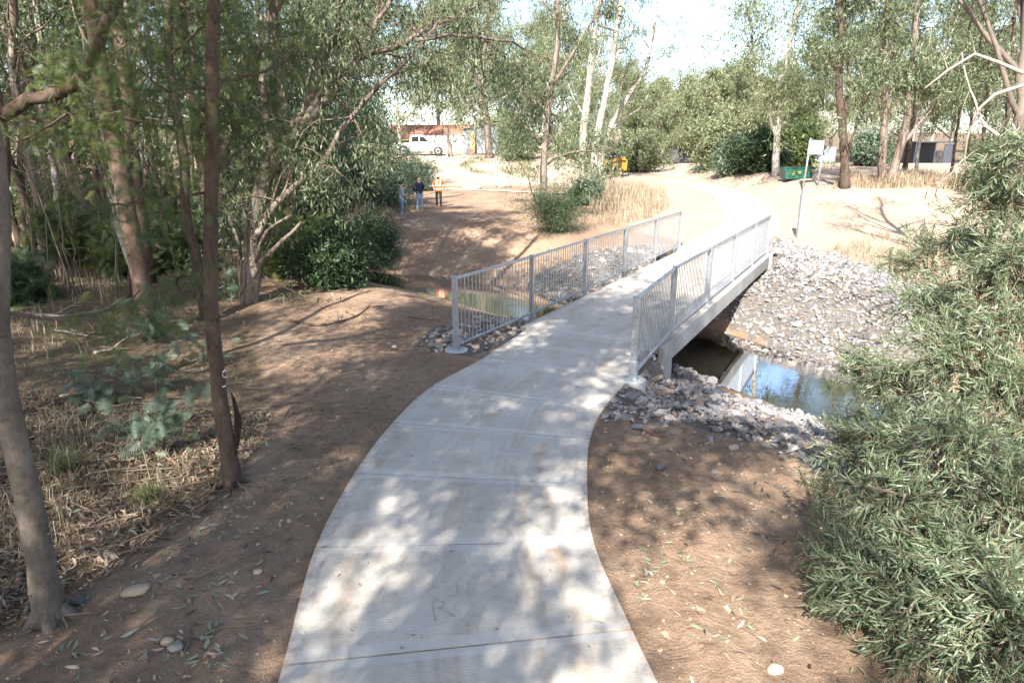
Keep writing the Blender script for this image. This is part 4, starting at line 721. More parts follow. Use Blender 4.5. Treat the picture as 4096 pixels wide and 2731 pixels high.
for pts,Yd,w_ in [([(868,484),(880,489),(905,493)],4.75,.014),([(905,493),(898,515),(893,535)],4.7,.010),([(912,600),(905,622),(898,650)],3.75,.012),([(898,650),(890,672),(888,690)],3.7,.010),([(920,563),(945,572),(972,578),(990,590)],4.0,.03),([(935,540),(955,520),(965,500)],4.6,.012),([(1005,410),(985,425),(975,440)],5.4,.016),([(880,640),(900,636),(915,628)],3.8,.008),([(900,440),(915,432),(930,420)],5.8,.010),([(945,330),(960,345),(985,352)],6.8,.012),([(850,545),(865,535),(885,533)],4.5,.007),([(860,430),(875,420),(893,418)],6.2,.008)]:
    q,r=T.limb(sub(pts,Yd,.1),w_,w_*.5,10,6,.08,.004)
    for k in range(4):
        i=int(rng.integers(2,9)); d=unit(rng.normal(size=3)); T.tw.tube([q[i],q[i]+d*.08,q[i]+d*.17],[w_*.3,w_*.25,.0015],4,False)
T.build('narrow_leaved_bush',bb,'large green bush with narrow willow-like leaves on the bank beside the path','bush','bark_grey','bush',None,'stem','foliage')
# dead grey branches over the bush
T=Tree(); bD=np.array([11.6,12.2,float(terr(11.6,12.2))])
for pts,w_ in [([(1050,155),(1024,146),(1005,139),(990,131),(982,121),(977,113)],5.5),([(1050,66),(1024,73),(1001,65),(990,57),(980,52),(972,55),(962,60),(945,72),(925,88)],4.2),([(1050,78),(1024,84),(1000,92),(979,103),(976,115),(974,122),(966,140),(964,156),(969,170),(972,178)],4),([(978,112),(972,95),(966,75),(962,52)],2.2),([(964,158),(952,172),(940,182),(930,186)],1.8),([(930,186),(925,200),(935,208)],1.2),([(940,182),(935,195),(945,210)],1.2),([(930,186),(940,200),(948,206)],1)]:
    q,r=T.limb(sub(pts,11.5,.4),pxw(w_,11.5),pxw(w_,11.5)*.45,None,7,.08,.006)
    for k in range(5):
        i=int(rng.integers(len(q)//4,len(q))); d=unit(rng.normal(size=3)); T.wood.tube([q[i],q[i]+d*.2+[0,0,.03],q[i]+d*.42],[.007,.005,.002],4,False)
T.limb([Dp(1050,155,11.5),bD+[-.4,-.2,1.6],bD-[0,0,.1]],.06,.10,12,8,.06)
T.build('dead_tree',bD,'bleached dead branches reaching over the dry bank behind the big bush','tree','deadwood','bush')

# ------------------------------------------------------------------ trees behind and beside the viewpoint whose shade dapples the path
def shade_tree(x_,y_,h,rw,label,n=9,per=10,ln=.22,wd=.055,sig=.35,low=.35,n2=8):
    b=np.array([x_,y_,float(terr(x_,y_))]); T=Tree(); tr=.010*h+.03; q,r=T.limb([b-[0,0,.2],b+[.2,.1,h*.35],b+[-.1,.3,h*.7],b+[.2,.2,h]],tr,tr*.2,20,9,.05,.02,.3); T.foliate(q,r,.6,n2,rw*.5,5,.3,.5,.008)
    for k in range(n):
        f=low+(.95-low)*(k+rng.random())/n; i=int(f*19); a=k*2.4+rng.uniform(-.4,.4); l=rw*(1.15-.5*f); e=q[i]+np.array([math.cos(a),math.sin(a),.55])*l; q2,r2=T.limb([q[i],(q[i]+e)/2-[0,0,.1*l],e],r[i]*.5,.02,9,6,.05,.03); T.foliate(q2,r2,.3,n2,rw*.38,5,.15,.6,.008)
    T.leaves(per,sig,ln,wd,.9); return T.build('gum_tree',b,label,'tree','bark_brown','euc')
s1=shade_tree(-2.7,-1.6,15,3.8,'tall leafy gum on the litter beside the near end of the path',n=11,per=13,ln=.24,wd=.07,low=.5,sig=.26)
s2=shade_tree(-5.4,-6.2,14,3.6,'leafy gum growing well back beside the near end of the path',n=11,per=12,ln=.24,wd=.07,low=.45,sig=.26)
s3=shade_tree(-9.2,16.5,16,3.4,'tall leafy gum rising above the wattles behind the dark brown trunk',n=10,per=10,ln=.24,wd=.07,low=.55,sig=.26)
s4=shade_tree(-1.0,-9.4,13,3.4,'sparse leafy gum near the start of the path',n=9,per=7,ln=.22,wd=.06,low=.5,sig=.24)
def dup3(e,x_,y_,rz,sc_,label):
    o=e.copy(); C.objects.link(o); o.location=(x_,y_,float(terr(x_,y_))); o.rotation_euler=(0,0,rz); o.scale=(sc_,)*3; o['label']=label
    for ch in e.children: c_=ch.copy(); C.objects.link(c_); c_.parent=o
    return o
dup3(s3,-14,23,1,1.05,'tall leafy gum standing back beside the creek in the woodland'); dup3(s4,-10.5,1.0,1,1.05,'sparse leafy gum on the slope behind the litter'); dup3(s4,-8.0,-10,2.2,1.0,'leafy gum on the litter far back from the path'); dup3(s4,-9.3,-4.2,2.9,1.0,'leafy gum on the litter slope well behind the grey-tan trunk'); dup3(s3,-16.5,7,.7,1.0,'leafy gum in the woodland, outside the sweeping brown limb'); dup3(s3,-6.9,12.3,2.6,.95,'tall gum with a high crown among the first woodland trunks'); dup3(s1,-3.7,2.0,1.9,.97,'tall leafy gum rising between the grey-tan trunk and the path start'); dup3(s3,-6.2,18.6,.4,.95,'tall gum with a high crown behind the big leaning gum'); dup3(s3,-10,22.5,3.4,1.0,'tall gum with a high crown near the creek bend'); dup3(s1,-14,3.0,.9,1.05,'leafy gum outside the dark frame-edge trunk'); dup3(s4,-19,14,2.4,1.2,'sparse gum far back in the woodland')
# tall sparse tree on the right bank: its limbs throw the shadows that cross the mound
T=Tree(); b=np.array([14.4,20.0,float(terr(14.4,20.0))]); q,r=T.limb([b-[0,0,.2],b+[.3,.2,4],b+[.1,.8,9],b+[.6,1.2,15]],.19,.07,26,10,.05,.03,.3)
for f,dx,dy,dz in [(.35,-2.6,.4,5.5),(.45,2.2,.8,5.0),(.55,-2.2,-.8,5.0),(.62,1.8,-1,4.2),(.7,-1.5,1.0,4.0),(.5,-1.2,1.6,5.6),(.4,-3.0,1,4)]:
    p=q[int(f*25)]; q2,r2=T.limb([p,p+np.array([dx,dy,dz])*.5+[0,0,-.2],p+np.array([dx,dy,dz])],.085,.03,12,7,.05,.03); T.foliate(q2,r2,.55,3,1.2,3,.3,.4,.008)
T.foliate(q,r,.8,4,1.5,4); T.leaves(6,.3,.24,.06,1.0); T.build('gum_tree',b,'tall sparse gum with bare limbs on the right bank behind the big bush','tree','bark_grey','euc')
# ------------------------------------------------------------------ ground cover
def tz(x_,y_): return terr(x_,y_)
def samp(poly,n):
    pa=np.array([p[:2] for p in poly]); lo,hi=pa.min(0),pa.max(0); out=np.zeros((0,2))
    while len(out)<n:
        q=rng.uniform(lo,hi,(n*2,2)); out=np.vstack([out,q[pip(q[:,0],q[:,1],poly)]])
    return out[:n]
def clump(q,cell,thr):
    """keep points inside noise clumps"""
    f=np.sin(q[:,0]/cell*2.1+1.3*np.sin(q[:,1]/cell*1.7))*np.sin(q[:,1]/cell*1.9+1.1*np.sin(q[:,0]/cell*1.3))+.35*np.sin(q[:,0]/cell*5.3+q[:,1]/cell*4.1); return q[f+rng.normal(0,.35,len(q))>thr]
def grass(name,q,h,w_,mat,label,lean=.45,tuft=0,cat_='grass'):
    if tuft: q=np.repeat(q,tuft,0)+rng.normal(0,.05*h/.4,(len(q)*tuft,2))
    n=len(q); z=tz(q[:,0],q[:,1]); B=np.c_[q,z-.01]; hh=(h*rng.uniform(.4,1.25,n)*np.clip(.8+.45*np.sin(q[:,0]*1.9+2*np.sin(q[:,1]*1.3))*np.sin(q[:,1]*2.3+q[:,0]*.7)+.25*np.sin(5.1*q[:,0]+3.3*q[:,1]),.25,1.4))[:,None]; a=rng.uniform(0,6.28,n); lv=np.stack([np.cos(a),np.sin(a),0*a],1)*rng.uniform(.1,1,n)[:,None]*lean; S=np.stack([-np.sin(a+rng.normal(0,.6,n)),np.cos(a),0*a],1)*w_/2
    mid=B+(np.array([0,0,1])+lv*.5)*hh*.55; tip=B+unit(np.array([0,0,1])+lv*1.5)*hh
    V=np.stack([B-S,B+S,mid+S*.75,mid-S*.75,tip],1).reshape(-1,3); i=np.arange(n)[:,None]*5; mb=MB(); mb.add(V,i+[3,2,4],i+[0,1,2,3],np.repeat(np.clip(rng.beta(2,2,n),0,1),5)); return link(name,mb.mesh(name,mat),label=label,cat=cat_,kind='stuff')
Lx=lambda y:float(litter_x(y))
POL=[(Lx(3)-.1,3),(Lx(5)-.1,5),(Lx(6.5)-.15,6.5),(Lx(9)-.2,9),(Lx(12)-.2,12),(Lx(16)-.3,16),(Lx(20)-.3,20),(-20,22),(-24,12),(-9,4),(-7,3)]
grass('dry_grass',clump(samp([(-6,3.2),(-4.2,4.4),(-3.5,5.8),(-3.4,7.5),(-6,9),(-9,8)],7000),1.1,.05),.30,.006,'dry','dry straw grass growing through the leaf litter',.9)
grass('dry_grass',clump(samp([(-6.5,10.5),(-7.5,16),(-9,21),(-22,24),(-24,13),(-10,9.5)],9000),2.2,.15),.45,.012,'dry','tall dry grass on the woodland floor below the pale trunks',.5)
grass('green_grass',clump(samp(POL,9000),1.7,.25),.22,.008,'greengrass','low green grass in the shade of the woodland',.8)
gp=[G(*p) for p in [(588,206),(600,228),(640,222),(672,208),(664,190),(625,184),(595,186)]]
grass('dry_grass',clump(samp(gp,9000),1.3,-.15),.85,.02,'dry','tall rusty dry grass on the far bank beside the brown gum',.5)
grass('dry_grass',np.vstack([samp([G(*p) for p in [(832,190),(870,189),(910,188),(950,190),(1010,205),(1010,178),(900,180),(840,181)]],7000)]),.75,.03,'dry','dry grass along the crest of the dirt mound',.6)
grass('dry_grass',clump(samp([(11.6,17.0),(11.0,21),(12.3,26),(16,29),(22,27),(24,18),(14,13),(11.5,14)],13000),1.8,-.35),.55,.018,'dry','pale dry grass on the bank beyond the riprap',.7)
grass('dry_grass',samp([G(*p) for p in [(335,250),(345,222),(385,215),(398,232),(390,246),(360,256)]],5000),.75,.02,'dry','pale tussock grass in front of the silvery bush',.7)
grass('green_grass',clump(samp([G(*p) for p in [(455,170),(470,158),(530,160),(540,178),(520,180)]],4000),2.5,.1),.3,.03,'greengrass','sparse grass on the slope below the shed',.7)
grass('green_grass',clump(samp([G(*p) for p in [(690,176),(700,165),(830,160),(840,170),(760,175)]],5000),3,-.2),.4,.04,'greengrass','grass fringe below the background trees',.7)
q=np.array([(-3.75,6.15),(-4.9,6.6),(-3.9,4.9),(-5.2,8.2)])
grass('green_grass',np.repeat(q[:2],150,0)+rng.normal(0,.07,(300,2)),.38,.007,'greengrass','green grass tussocks in the litter behind the grey-tan trunk',1.3)
# litter and fallen leaves
def flat_leaves(name,q,mat,label,l0,l1,tilt=.35,wr=.2):
    n=len(q); z=tz(q[:,0],q[:,1]); a=rng.uniform(0,6.28,n); D=unit(np.stack([np.cos(a),np.sin(a),rng.normal(0,tilt,n)],1)); ln=rng.uniform(l0,l1,n); mb=MB()
    S=unit(np.stack([-np.sin(a),np.cos(a),rng.normal(0,tilt,n)],1)); P0=np.c_[q,z+.012+rng.uniform(0,.018,n)]; wd=(ln*rng.uniform(wr*.7,wr*1.3,n))[:,None]; ln=ln[:,None]; cv=S*ln*rng.uniform(-.18,.18,(n,1))
    V=np.stack([P0,P0+D*ln*.33+S*wd*.5+cv*.7,P0+D*ln*.33-S*wd*.5+cv*.7,P0+D*ln*.68+S*wd*.42+cv*.7,P0+D*ln*.68-S*wd*.42+cv*.7,P0+D*ln],1).reshape(-1,3); i=np.arange(n)[:,None]*6
    mb.add(V,np.vstack([i+[0,1,2],i+[3,5,4]]),i+[1,3,4,2],np.repeat(rng.random(n),6)); return link(name,mb.mesh(name,mat),label=label,cat='leaves',kind='stuff')
q=np.vstack([samp([(-6.5,3),(-3.9,3.9),(-3.4,5),(-2.95,6.4),(-3.2,8.5),(-7,9)],16000),samp(POL,12000)])
flat_leaves('leaf_litter',q,'litter','brown dead leaf litter on the woodland floor',.035,.12,.5)
q=np.vstack([samp([(-4,3),(-1.9,3),(-2,6),(-1.5,10),(-.8,13),(-4,16),(-5.5,15),(-3,8)],700),samp([(1.2,2.5),(3.8,3),(4.5,7),(2,8),(1.2,6)],350)])
flat_leaves('fallen_leaves',q,'litter','scattered brown leaves on the bare dirt',.05,.12,.2)
cl=np.array([G(*p)[:2] for p in [(206,528),(233,529),(197,549),(229,580),(240,595),(218,515),(92,650),(72,672),(186,655),(205,640),(215,662),(300,366),(262,440),(680,560),(655,575),(700,630),(640,600),(720,590),(150,640),(170,600),(690,520),(345,390)]])
q=np.repeat(cl,9,0)+rng.normal(0,.10,(len(cl)*9,2)); q=np.vstack([q,samp([(-4,3),(-1.9,3),(-2,6),(-3,7.5)],60),samp([(1.2,2.5),(3.2,3),(3.5,7),(1.2,6)],60)])
q=q[pline_d(q[:,0],q[:,1],NEARC)[0]>1.36]
flat_leaves('fallen_leaves',q,'freshleaf','pale green fallen gum leaves lying on the dirt beside the path',.05,.12,.15,.22)
q=samp([(-1.5,3.2),(.9,3.2),(.7,6),(1.2,8.5),(1.9,10),(-.4,11),(-1.5,8),(-1.75,5.5)],70); n=len(q); mb=MB(); a=rng.uniform(0,6.28,n); leaf_add(mb,np.c_[q,np.full(n,.006)],unit(np.stack([np.cos(a),np.sin(a),.04+0*a],1)),rng.uniform(.03,.07,n),.010)
link('path_leaves',mb.mesh('path_leaves','litter'),label='few small dry leaves and bark flakes lying on the concrete path',cat='leaves',kind='stuff')
mb=MB(); q=samp(POL,900)
for a,b_ in np.vstack([q[:500],samp([(-6.5,3),(-3.9,3.9),(-3,6.4),(-3.2,9),(-7,9)],360),samp([(-4,3),(-1.9,3),(-2,6),(-1.2,11),(-4,14)],60)]):
    an=rng.uniform(0,6.28); l=rng.uniform(.12,.7); z=float(terr(a,b_)); P=np.array([[0,0,.015],[math.cos(an)*l*.5,math.sin(an)*l*.5,.03+rng.uniform(0,.04)],[math.cos(an+.2)*l,math.sin(an+.2)*l,.02]])+[a,b_,z]; mb.tube(P,rng.uniform(.003,.011),4,False)
link('twigs',mb.mesh('twigs','twig'),label='fallen twigs and bark strips on the woodland floor',cat='twigs',kind='stuff')
def stick(pts,r0,label,mat='deadwood',name='fallen_branch',lift=.03):
    P=np.array([G(*p) for p in pts])+[0,0,lift]; mb=MB(); Q_=cat(P,12); mb.tube(Q_,np.linspace(r0,r0*.4,12),7,True,.12); c=P[0].copy()
    for k in range(3):
        i=int(rng.integers(4,11)); d=unit(np.array([*rng.normal(size=2),.25])); mb.tube([Q_[i],Q_[i]+d*.22,Q_[i]+d*.4+[0,0,-.02]],[r0*.4,r0*.3,r0*.15],5,False)
    o=link(name,mb.mesh(name,mat,True),None,c,label,'branch'); o.data.transform(Matrix.Translation(-Vector(c)))
stick([(38,316),(70,318),(100,312),(120,300)],.03,'bare grey branch lying across the dry grass under the gums')
stick([(0,338),(40,325),(62,312),(85,300)],.025,'thin pale branch propped on the litter')
stick([(55,332),(90,338),(120,342)],.02,'straight grey stick on the shaded litter')
stick([(95,355),(110,352),(128,350)],.035,'short thick fallen branch on dark litter')
stick([(60,398),(90,392),(108,382)],.022,'pale stick lying in the deepest shade of the litter')
stick([(215,492),(228,485),(242,475)],.022,'brown stick lying against the foot of the painted trunk','bark_brown')
stick([(70,420),(95,412),(130,405)],.02,'grey stick below the wattle seedlings')
stick([(290,322),(320,326),(355,318),(370,306)],.03,'long branch lying on the dirt clearing','bark_brown')
stick([(290,288),(320,291),(345,293)],.025,'reddish stick at the foot of the dark dense shrub','bark_brown')
stick([(408,318),(422,320),(440,322)],.012,'thin dark twig on the dirt near the small riprap patch','bark_dark')
stick([(640,432),(655,437),(668,441)],.012,'reddish bark strip at the front edge of the riprap','bark_brown')
# loose stones beside the path
def stone_obj(px,py,sz,label,mat,fl=.6,rz=0,name='stone',cat_='rock',wx=1.0):
    import bmesh
    bm_=bmesh.new(); bmesh.ops.create_icosphere(bm_,subdivisions=3,radius=1); sd_=rng.uniform(0,6,6)
    for v in bm_.verts:
        c=v.co; k_=1+.12*math.sin(2.3*c.x+sd_[0])*math.sin(2.7*c.y+sd_[1])+.08*math.sin(5*c.x+sd_[2])*math.sin(4*c.z+sd_[3])+.03*math.sin(9*c.y+sd_[4]); v.co=Vector((c.x*wx,c.y*.8,max(c.z,-.35)*fl))*k_*sz
    me=bpy.data.meshes.new(name); bm_.to_mesh(me); bm_.free(); me.polygons.foreach_set('use_smooth',np.ones(len(me.polygons),bool)); me.materials.append(M[mat]); p=G(px,py); return link(name,me,None,(p[0],p[1],p[2]+sz*fl*.25),label,cat_,rot=(0,0,rz))
M['tanstone']=simple('tan_stone',(.36,.27,.19),.9,0,.2,7,.3)
stone_obj(106,560,.075,'tan rounded stone at the litter edge by the grey-tan trunk','tanstone',.6,.3,wx=1.3); stone_obj(137,592,.085,'flat tan stone in a sunlit streak of dirt','tanstone',.5,.6,wx=1.2); stone_obj(168,645,.05,'smaller of two tan stones side by side on the dirt','tanstone'); stone_obj(176,649,.055,'paler of two tan stones side by side on the dirt','boulder'); stone_obj(78,603,.06,'dark stone right beside the base of the grey-tan trunk','rock'); stone_obj(258,574,.04,'small tan stone near the path edge','tanstone'); stone_obj(775,673,.06,'rounded tan stone on the dirt below the big bush','tanstone')
stone_obj(472,189,.66,'long low grey boulder on the slope behind the people','boulder',.42,.25,'boulder',wx=1.15); stone_obj(503,187,.6,'rounded pale boulder on the sunlit slope','boulder',.75,-.2,'boulder',wx=1.0)

# ------------------------------------------------------------------ people
for n_,c_ in [('skin',(.42,.26,.19)),('greyshirt',(.24,.27,.33)),('jeans',(.10,.17,.27)),('jeans_light',(.20,.28,.38)),('navy',(.012,.016,.045)),('orange',(.55,.105,.015)),('blackcloth',(.010,.010,.012)),('tanboot',(.28,.17,.09)),('hair',(.022,.016,.012)),('hatcloth',(.42,.37,.30)),('silver',(.55,.53,.50)),('glasses',(.01,.01,.01))]: M[n_]=simple('cloth_'+n_,c_,.85 if n_!='glasses' else .2,0,.12,25)
def person(px,py,face,label,arms,shirt,pants,boots,hat=None,hairc=True,beard=False,stride=.0,height=1.77,bands=False,turn=0,bare=.6):
    N={};E_=[];
    def nd(k,p,r): N[k]=(p,r if isinstance(r,tuple) else (r,r))
    nd('pel',(0,0,.96),(.165,.12)); nd('bel',(0,-.005,1.09),(.16,.12)); nd('che',(0,0,1.28),(.185,.125)); nd('upp',(0,.012,1.41),(.15,.10)); nd('nek',(0,.01,1.515),.056); nd('jaw',(0,-.02,1.585),(.062,.075)); nd('hed',(0,-.005,1.675),(.076,.092)); nd('top',(0,.005,1.735),(.058,.07)); nd('nos',(0,-.105,1.63),.012)
    for a,b_ in [('pel','bel'),('bel','che'),('che','upp'),('upp','nek'),('nek','jaw'),('jaw','hed'),('hed','top'),('jaw','nos')]: E_.append((a,b_))
    for s_,nm in ((-1,'l'),(1,'r')):
        st=stride*s_; nd(nm+'hip',(s_*.095,0,.88),.10); nd(nm+'kne',(s_*.105,-.02-st,.49),.066); nd(nm+'ank',(s_*.11,.03-st*1.4,.10),.05); nd(nm+'hee',(s_*.11,.05-st*1.4,.045),.043); nd(nm+'toe',(s_*.125,-.16-st*1.4,.035),.036)
        for a,b_ in [('hip','kne'),('kne','ank'),('ank','hee'),('hee','toe')]: E_.append((nm+a,nm+b_))
        E_.append(('pel',nm+'hip')); ar=arms[0 if s_<0 else 1]
        nd(nm+'sho',(s_*.185,.012,1.425),.068); nd(nm+'elb',(s_*ar[0][0],*ar[0][1:]),.05); nd(nm+'wri',(s_*ar[1][0],*ar[1][1:]),.034); nd(nm+'pal',(s_*ar[2][0],*ar[2][1:]),.030)
        for a,b_ in [('sho','elb'),('elb','wri'),('wri','pal')]: E_.append((nm+a,nm+b_))
        E_.append(('upp',nm+'sho'))
        w_=np.array(N[nm+'wri'][0]); p_=np.array(N[nm+'pal'][0]); d=unit(p_-w_); sv=unit(np.cross(d,[0,1,.2]))
        for j,(of,l) in enumerate([(-.030,.055),(-.011,.068),(.010,.066),(.030,.05)]):
            k1=p_+sv*of+d*.03; k2=k1+unit(d+np.array([0,-.35,0]))*l; nd(f'{nm}f{j}a',tuple(k1),.0095); nd(f'{nm}f{j}b',tuple(k2),.008); E_+= [(nm+'pal',f'{nm}f{j}a'),(f'{nm}f{j}a',f'{nm}f{j}b')]
        k1=(w_+p_)/2+sv*.045*-1; nd(nm+'th',tuple(k1+d*.03),.010); E_.append((nm+'pal',nm+'th'))
    ks=list(N); me=bpy.data.meshes.new('body'); me.from_pydata([N[k][0] for k in ks],[(ks.index(a),ks.index(b_)) for a,b_ in E_],[]); ob=bpy.data.objects.new('tmp',me); C.objects.link(ob); ob.modifiers.new('s','SKIN'); sv_=me.skin_vertices[0].data
    for i,k in enumerate(ks): sv_[i].radius=N[k][1]; sv_[i].use_root=(k=='pel')
    ss_=ob.modifiers.new('u','SUBSURF'); ss_.levels=2; ss_.render_levels=2
    dg=bpy.context.evaluated_depsgraph_get(); dg.update(); m2=bpy.data.meshes.new_from_object(ob.evaluated_get(dg)); bpy.data.objects.remove(ob)
    mats=['skin',shirt,pants,boots,'silver','hair']; 
    m2.materials.clear()
    for k in mats: m2.materials.append(M[k])
    segm=[]
    for a,b_ in E_:
        A,B=np.array(N[a][0]),np.array(N[b_][0]); k=(a+b_)
        mi=1
        if a in('nek','jaw','hed') : mi=0
        if a=='upp' and b_=='nek': mi=0
        if 'hip' in b_ or 'hip' in a or ('kne' in a): mi=2
        if a in('lank','rank','lhee','rhee'): mi=3
        if 'pal' in b_ or 'pal' in a or a[1:2]=='f': mi=0 if bare<1 or arms[0][1][1]>0 else 2
        if 'elb' in a and 'wri' in b_: mi=1 if bare>=.99 else -1
        segm.append((A,B,mi))
    fc=np.zeros((len(m2.polygons),3)); m2.polygons.foreach_get('center',fc.ravel()) if False else None
    fc=np.array([p.center[:] for p in m2.polygons]); best=np.full(len(fc),9.); mi_=np.zeros(len(fc),int); tt_=np.zeros(len(fc))
    for A,B,mi in segm:
        d=B-A; t=np.clip(((fc-A)@d)/(d@d),0,1); q_=np.linalg.norm(fc-A-t[:,None]*d,axis=1); u_=q_<best; best[u_]=q_[u_]; mi_[u_]=mi; tt_[u_]=t[u_]
    mi_[(mi_==-1)&(tt_<=bare)]=1; mi_[(mi_==-1)]=0
    tor=(np.abs(fc[:,0])<.24)&(fc[:,2]>.90)&(fc[:,2]<1.47)&(mi_!=0); mi_[tor&(mi_==2)]=1; mi_[(fc[:,2]<.90)&(mi_==1)&(np.abs(fc[:,0])<.2)]=2; mi_[(fc[:,2]>1.0)&(mi_==2)]=1
    mi_[(mi_==0)&(fc[:,2]>1.47)&(fc[:,2]<1.495)]=1
    if bands: 
        for z0,z1 in ((1.00,1.055),(1.17,1.225)): mi_[(mi_==1)&(fc[:,2]>z0)&(fc[:,2]<z1)]=4
        mi_[(mi_==1)&(abs(np.abs(fc[:,0])-.105)<.028)&(fc[:,2]>1.22)&(fc[:,2]<1.44)]=4
    if beard: mi_[(fc[:,2]<1.605)&(fc[:,2]>1.535)&(fc[:,1]<-.035)]=5
    m2.polygons.foreach_set('material_index',mi_.astype(np.int32)); m2.polygons.foreach_set('use_smooth',np.ones(len(m2.polygons),bool))
    g=G(px,py); e=empty('person',g,label,'person',None,face); e.scale=(height/1.78,)*3; link('body',m2,e)
    import bmesh
    if hairc:
        bm_=bmesh.new(); bmesh.ops.create_uvsphere(bm_,u_segments=18,v_segments=12,radius=1)
        for v in bm_.verts: v.co=Vector((v.co.x*.083,v.co.y*.10+.012,v.co.z*.095+1.69))
        bmesh.ops.delete(bm_,geom=[v for v in bm_.verts if (v.co.y<-.05 and v.co.z<1.73) or v.co.z<1.63],context='VERTS'); me=bpy.data.meshes.new('hair'); bm_.to_mesh(me); bm_.free(); me.materials.append(M['hair']); o=link('hair',me,e); o.modifiers.new('so','SOLIDIFY').thickness=.012
    if hat:
        mb=MB(); th=np.linspace(0,2*np.pi,24,endpoint=False); prof=[(.165,1.685),(.105,1.705),(.102,1.74),(.09,1.79),(.05,1.815),(.004,1.82)]; V=np.array([(r_*math.cos(a),r_*1.12*math.sin(a)+.0,z_) for r_,z_ in prof for a in th]); Qs=[(i*24+j,i*24+(j+1)%24,(i+1)*24+(j+1)%24,(i+1)*24+j) for i in range(5) for j in range(24)]; mb.add(V,None,Qs); o=link('hat',mb.mesh('hat',hat,True),e); o.modifiers.new('so','SOLIDIFY').thickness=.006
        mb=MB(); mb.box((-.068,-.112,1.642),(.068,-.094,1.672)); bev(link('sunglasses',mb.mesh('sunglasses','glasses'),e),.006)
    for s_ in (-1,1):
        mb=MB(); mb.tube([(s_*.074,.0,1.615),(s_*.088,.012,1.64),(s_*.076,.01,1.665)],[.012,.016,.01],6); link('ear',mb.mesh('ear','skin',True),e)
        if not hat: mb=MB(); mb.tube([(s_*.032-.012,-.088,1.652),(s_*.032,-.094,1.652),(s_*.032+.012,-.088,1.652)],.007,6); link('eye',mb.mesh('eye','glasses',True),e)
    mb=MB(); mb.tube([(-.022,-.088,1.588),(0,-.094,1.586),(.022,-.088,1.588)],.005,6); link('mouth',mb.mesh('mouth','hair',True),e)
    return e
POCK=((.285,.07,1.16),(.20,-.075,.965),(.165,-.085,.90))
person(439,207.6,R(8),'person in orange high-visibility shirt with reflective bands, cream hat and black trousers',(POCK,POCK),'orange','blackcloth','tanboot','hatcloth',False,True,.04,1.80,True,bare=1)
person(420,210.6,R(30),'person in navy long-sleeved shirt and light blue jeans, hands behind the back',(((.27,.10,1.15),(.14,.14,.98),(.06,.15,.95)),)*2,'navy','jeans_light','tanboot',None,True,False,.02,1.80,bare=1)
person(402.4,219.5,R(118),'person in pale grey-blue shirt and blue jeans, seen from behind, forearms raised in front',(((.25,-.02,1.15),(.13,-.24,1.12),(.06,-.27,1.14)),((.25,.0,1.15),(.15,-.22,1.08),(.08,-.28,1.07))),'greyshirt','jeans','tanboot',None,True,False,.03,1.80,bare=.25)

# ------------------------------------------------------------------ vehicles, bin, sign, posts, buildings
for n_,c_,ro,me_ in [('carwhite',(.80,.80,.79),.25,0),('glass',(.02,.025,.03),.05,0),('tyre',(.022,.022,.023),.85,0),('rim',(.30,.30,.31),.4,.7),('blackpl',(.02,.02,.02),.5,0),('tray',(.45,.47,.50),.4,.8),('yellow',(.27,.14,.012),.45,0),('track',(.03,.028,.026),.9,0),('bingreen',(.012,.075,.05),.45,0),('binlid',(.025,.027,.03),.5,0),('binyellow',(.75,.52,.05),.5,0),('signback',(.28,.29,.32),.45,.5),('palewood',(.36,.29,.21),.85,0),('roofred',(.27,.12,.085),.8,0),('brick',(.33,.16,.11),.9,0),('gutter',(.40,.29,.11),.5,0),('fencewhite',(.45,.43,.40),.8,0),('shedgrey',(.22,.235,.255),.5,.3),('tarp',(.62,.64,.68),.6,0),('bluegrey',(.04,.045,.06),.6,0),('plank',(.36,.20,.10),.8,0),('lamp',(.7,.7,.7),.15,0),('darkfence',(.09,.085,.085),.9,0)]: M[n_]=simple('paint_'+n_,c_,ro,me_,.08,3)
def ng(name,poly,y0,y1,mat,parent,axis=1,bw=.02):
    k=len(poly); mk=(lambda p,v:(p[0],v,p[1])) if axis==1 else ((lambda p,v:(v,p[0],p[1])) if axis==0 else (lambda p,v:(p[0],p[1],v)))
    me=bpy.data.meshes.new(name); me.from_pydata([mk(p,y0) for p in poly]+[mk(p,y1) for p in poly],[],[list(range(k)),list(range(2*k-1,k-1,-1))]+[(i,k+i,k+(i+1)%k,(i+1)%k) for i in range(k)])
    import bmesh
    bm_=bmesh.new(); bm_.from_mesh(me); bmesh.ops.recalc_face_normals(bm_,faces=bm_.faces); bm_.to_mesh(me); bm_.free()
    me.materials.append(M[mat]); o=link(name,me,parent)
    if bw: bev(o,bw,2)
    return o
def bx(name,lo,hi,mat,parent,bw=.0):
    mb=MB(); mb.box(lo,hi); o=link(name,mb.mesh(name,mat),parent)
    if bw: bev(o,bw)
    return o
def wheel(parent,x_,y_,r_,wd,rim='rim'):
    th=np.linspace(0,2*np.pi,28,endpoint=False); t=ng('wheel',[(x_+r_*math.cos(a),r_+r_*math.sin(a)) for a in th],y_-wd/2,y_+wd/2,'tyre',parent,1,.03); s_=1 if y_>0 else -1
    ng('rim',[(x_+.62*r_*math.cos(a),r_+.62*r_*math.sin(a)) for a in th],y_-s_*.05,y_+s_*(wd/2+.012),rim,t,1,.02); ng('hub',[(x_+.25*r_*math.cos(a),r_+.25*r_*math.sin(a)) for a in th[::4]],y_,y_+s_*(wd/2+.03),'blackpl',t,1,0); return t
def place(name,label,cat_,px,Y,rotz=0,group=None,dz=0):
    x_=Dp(px,150,Y)[0]; return empty(name,(x_,Y,float(terr(x_,Y))+dz),label,cat_,group,rotz)
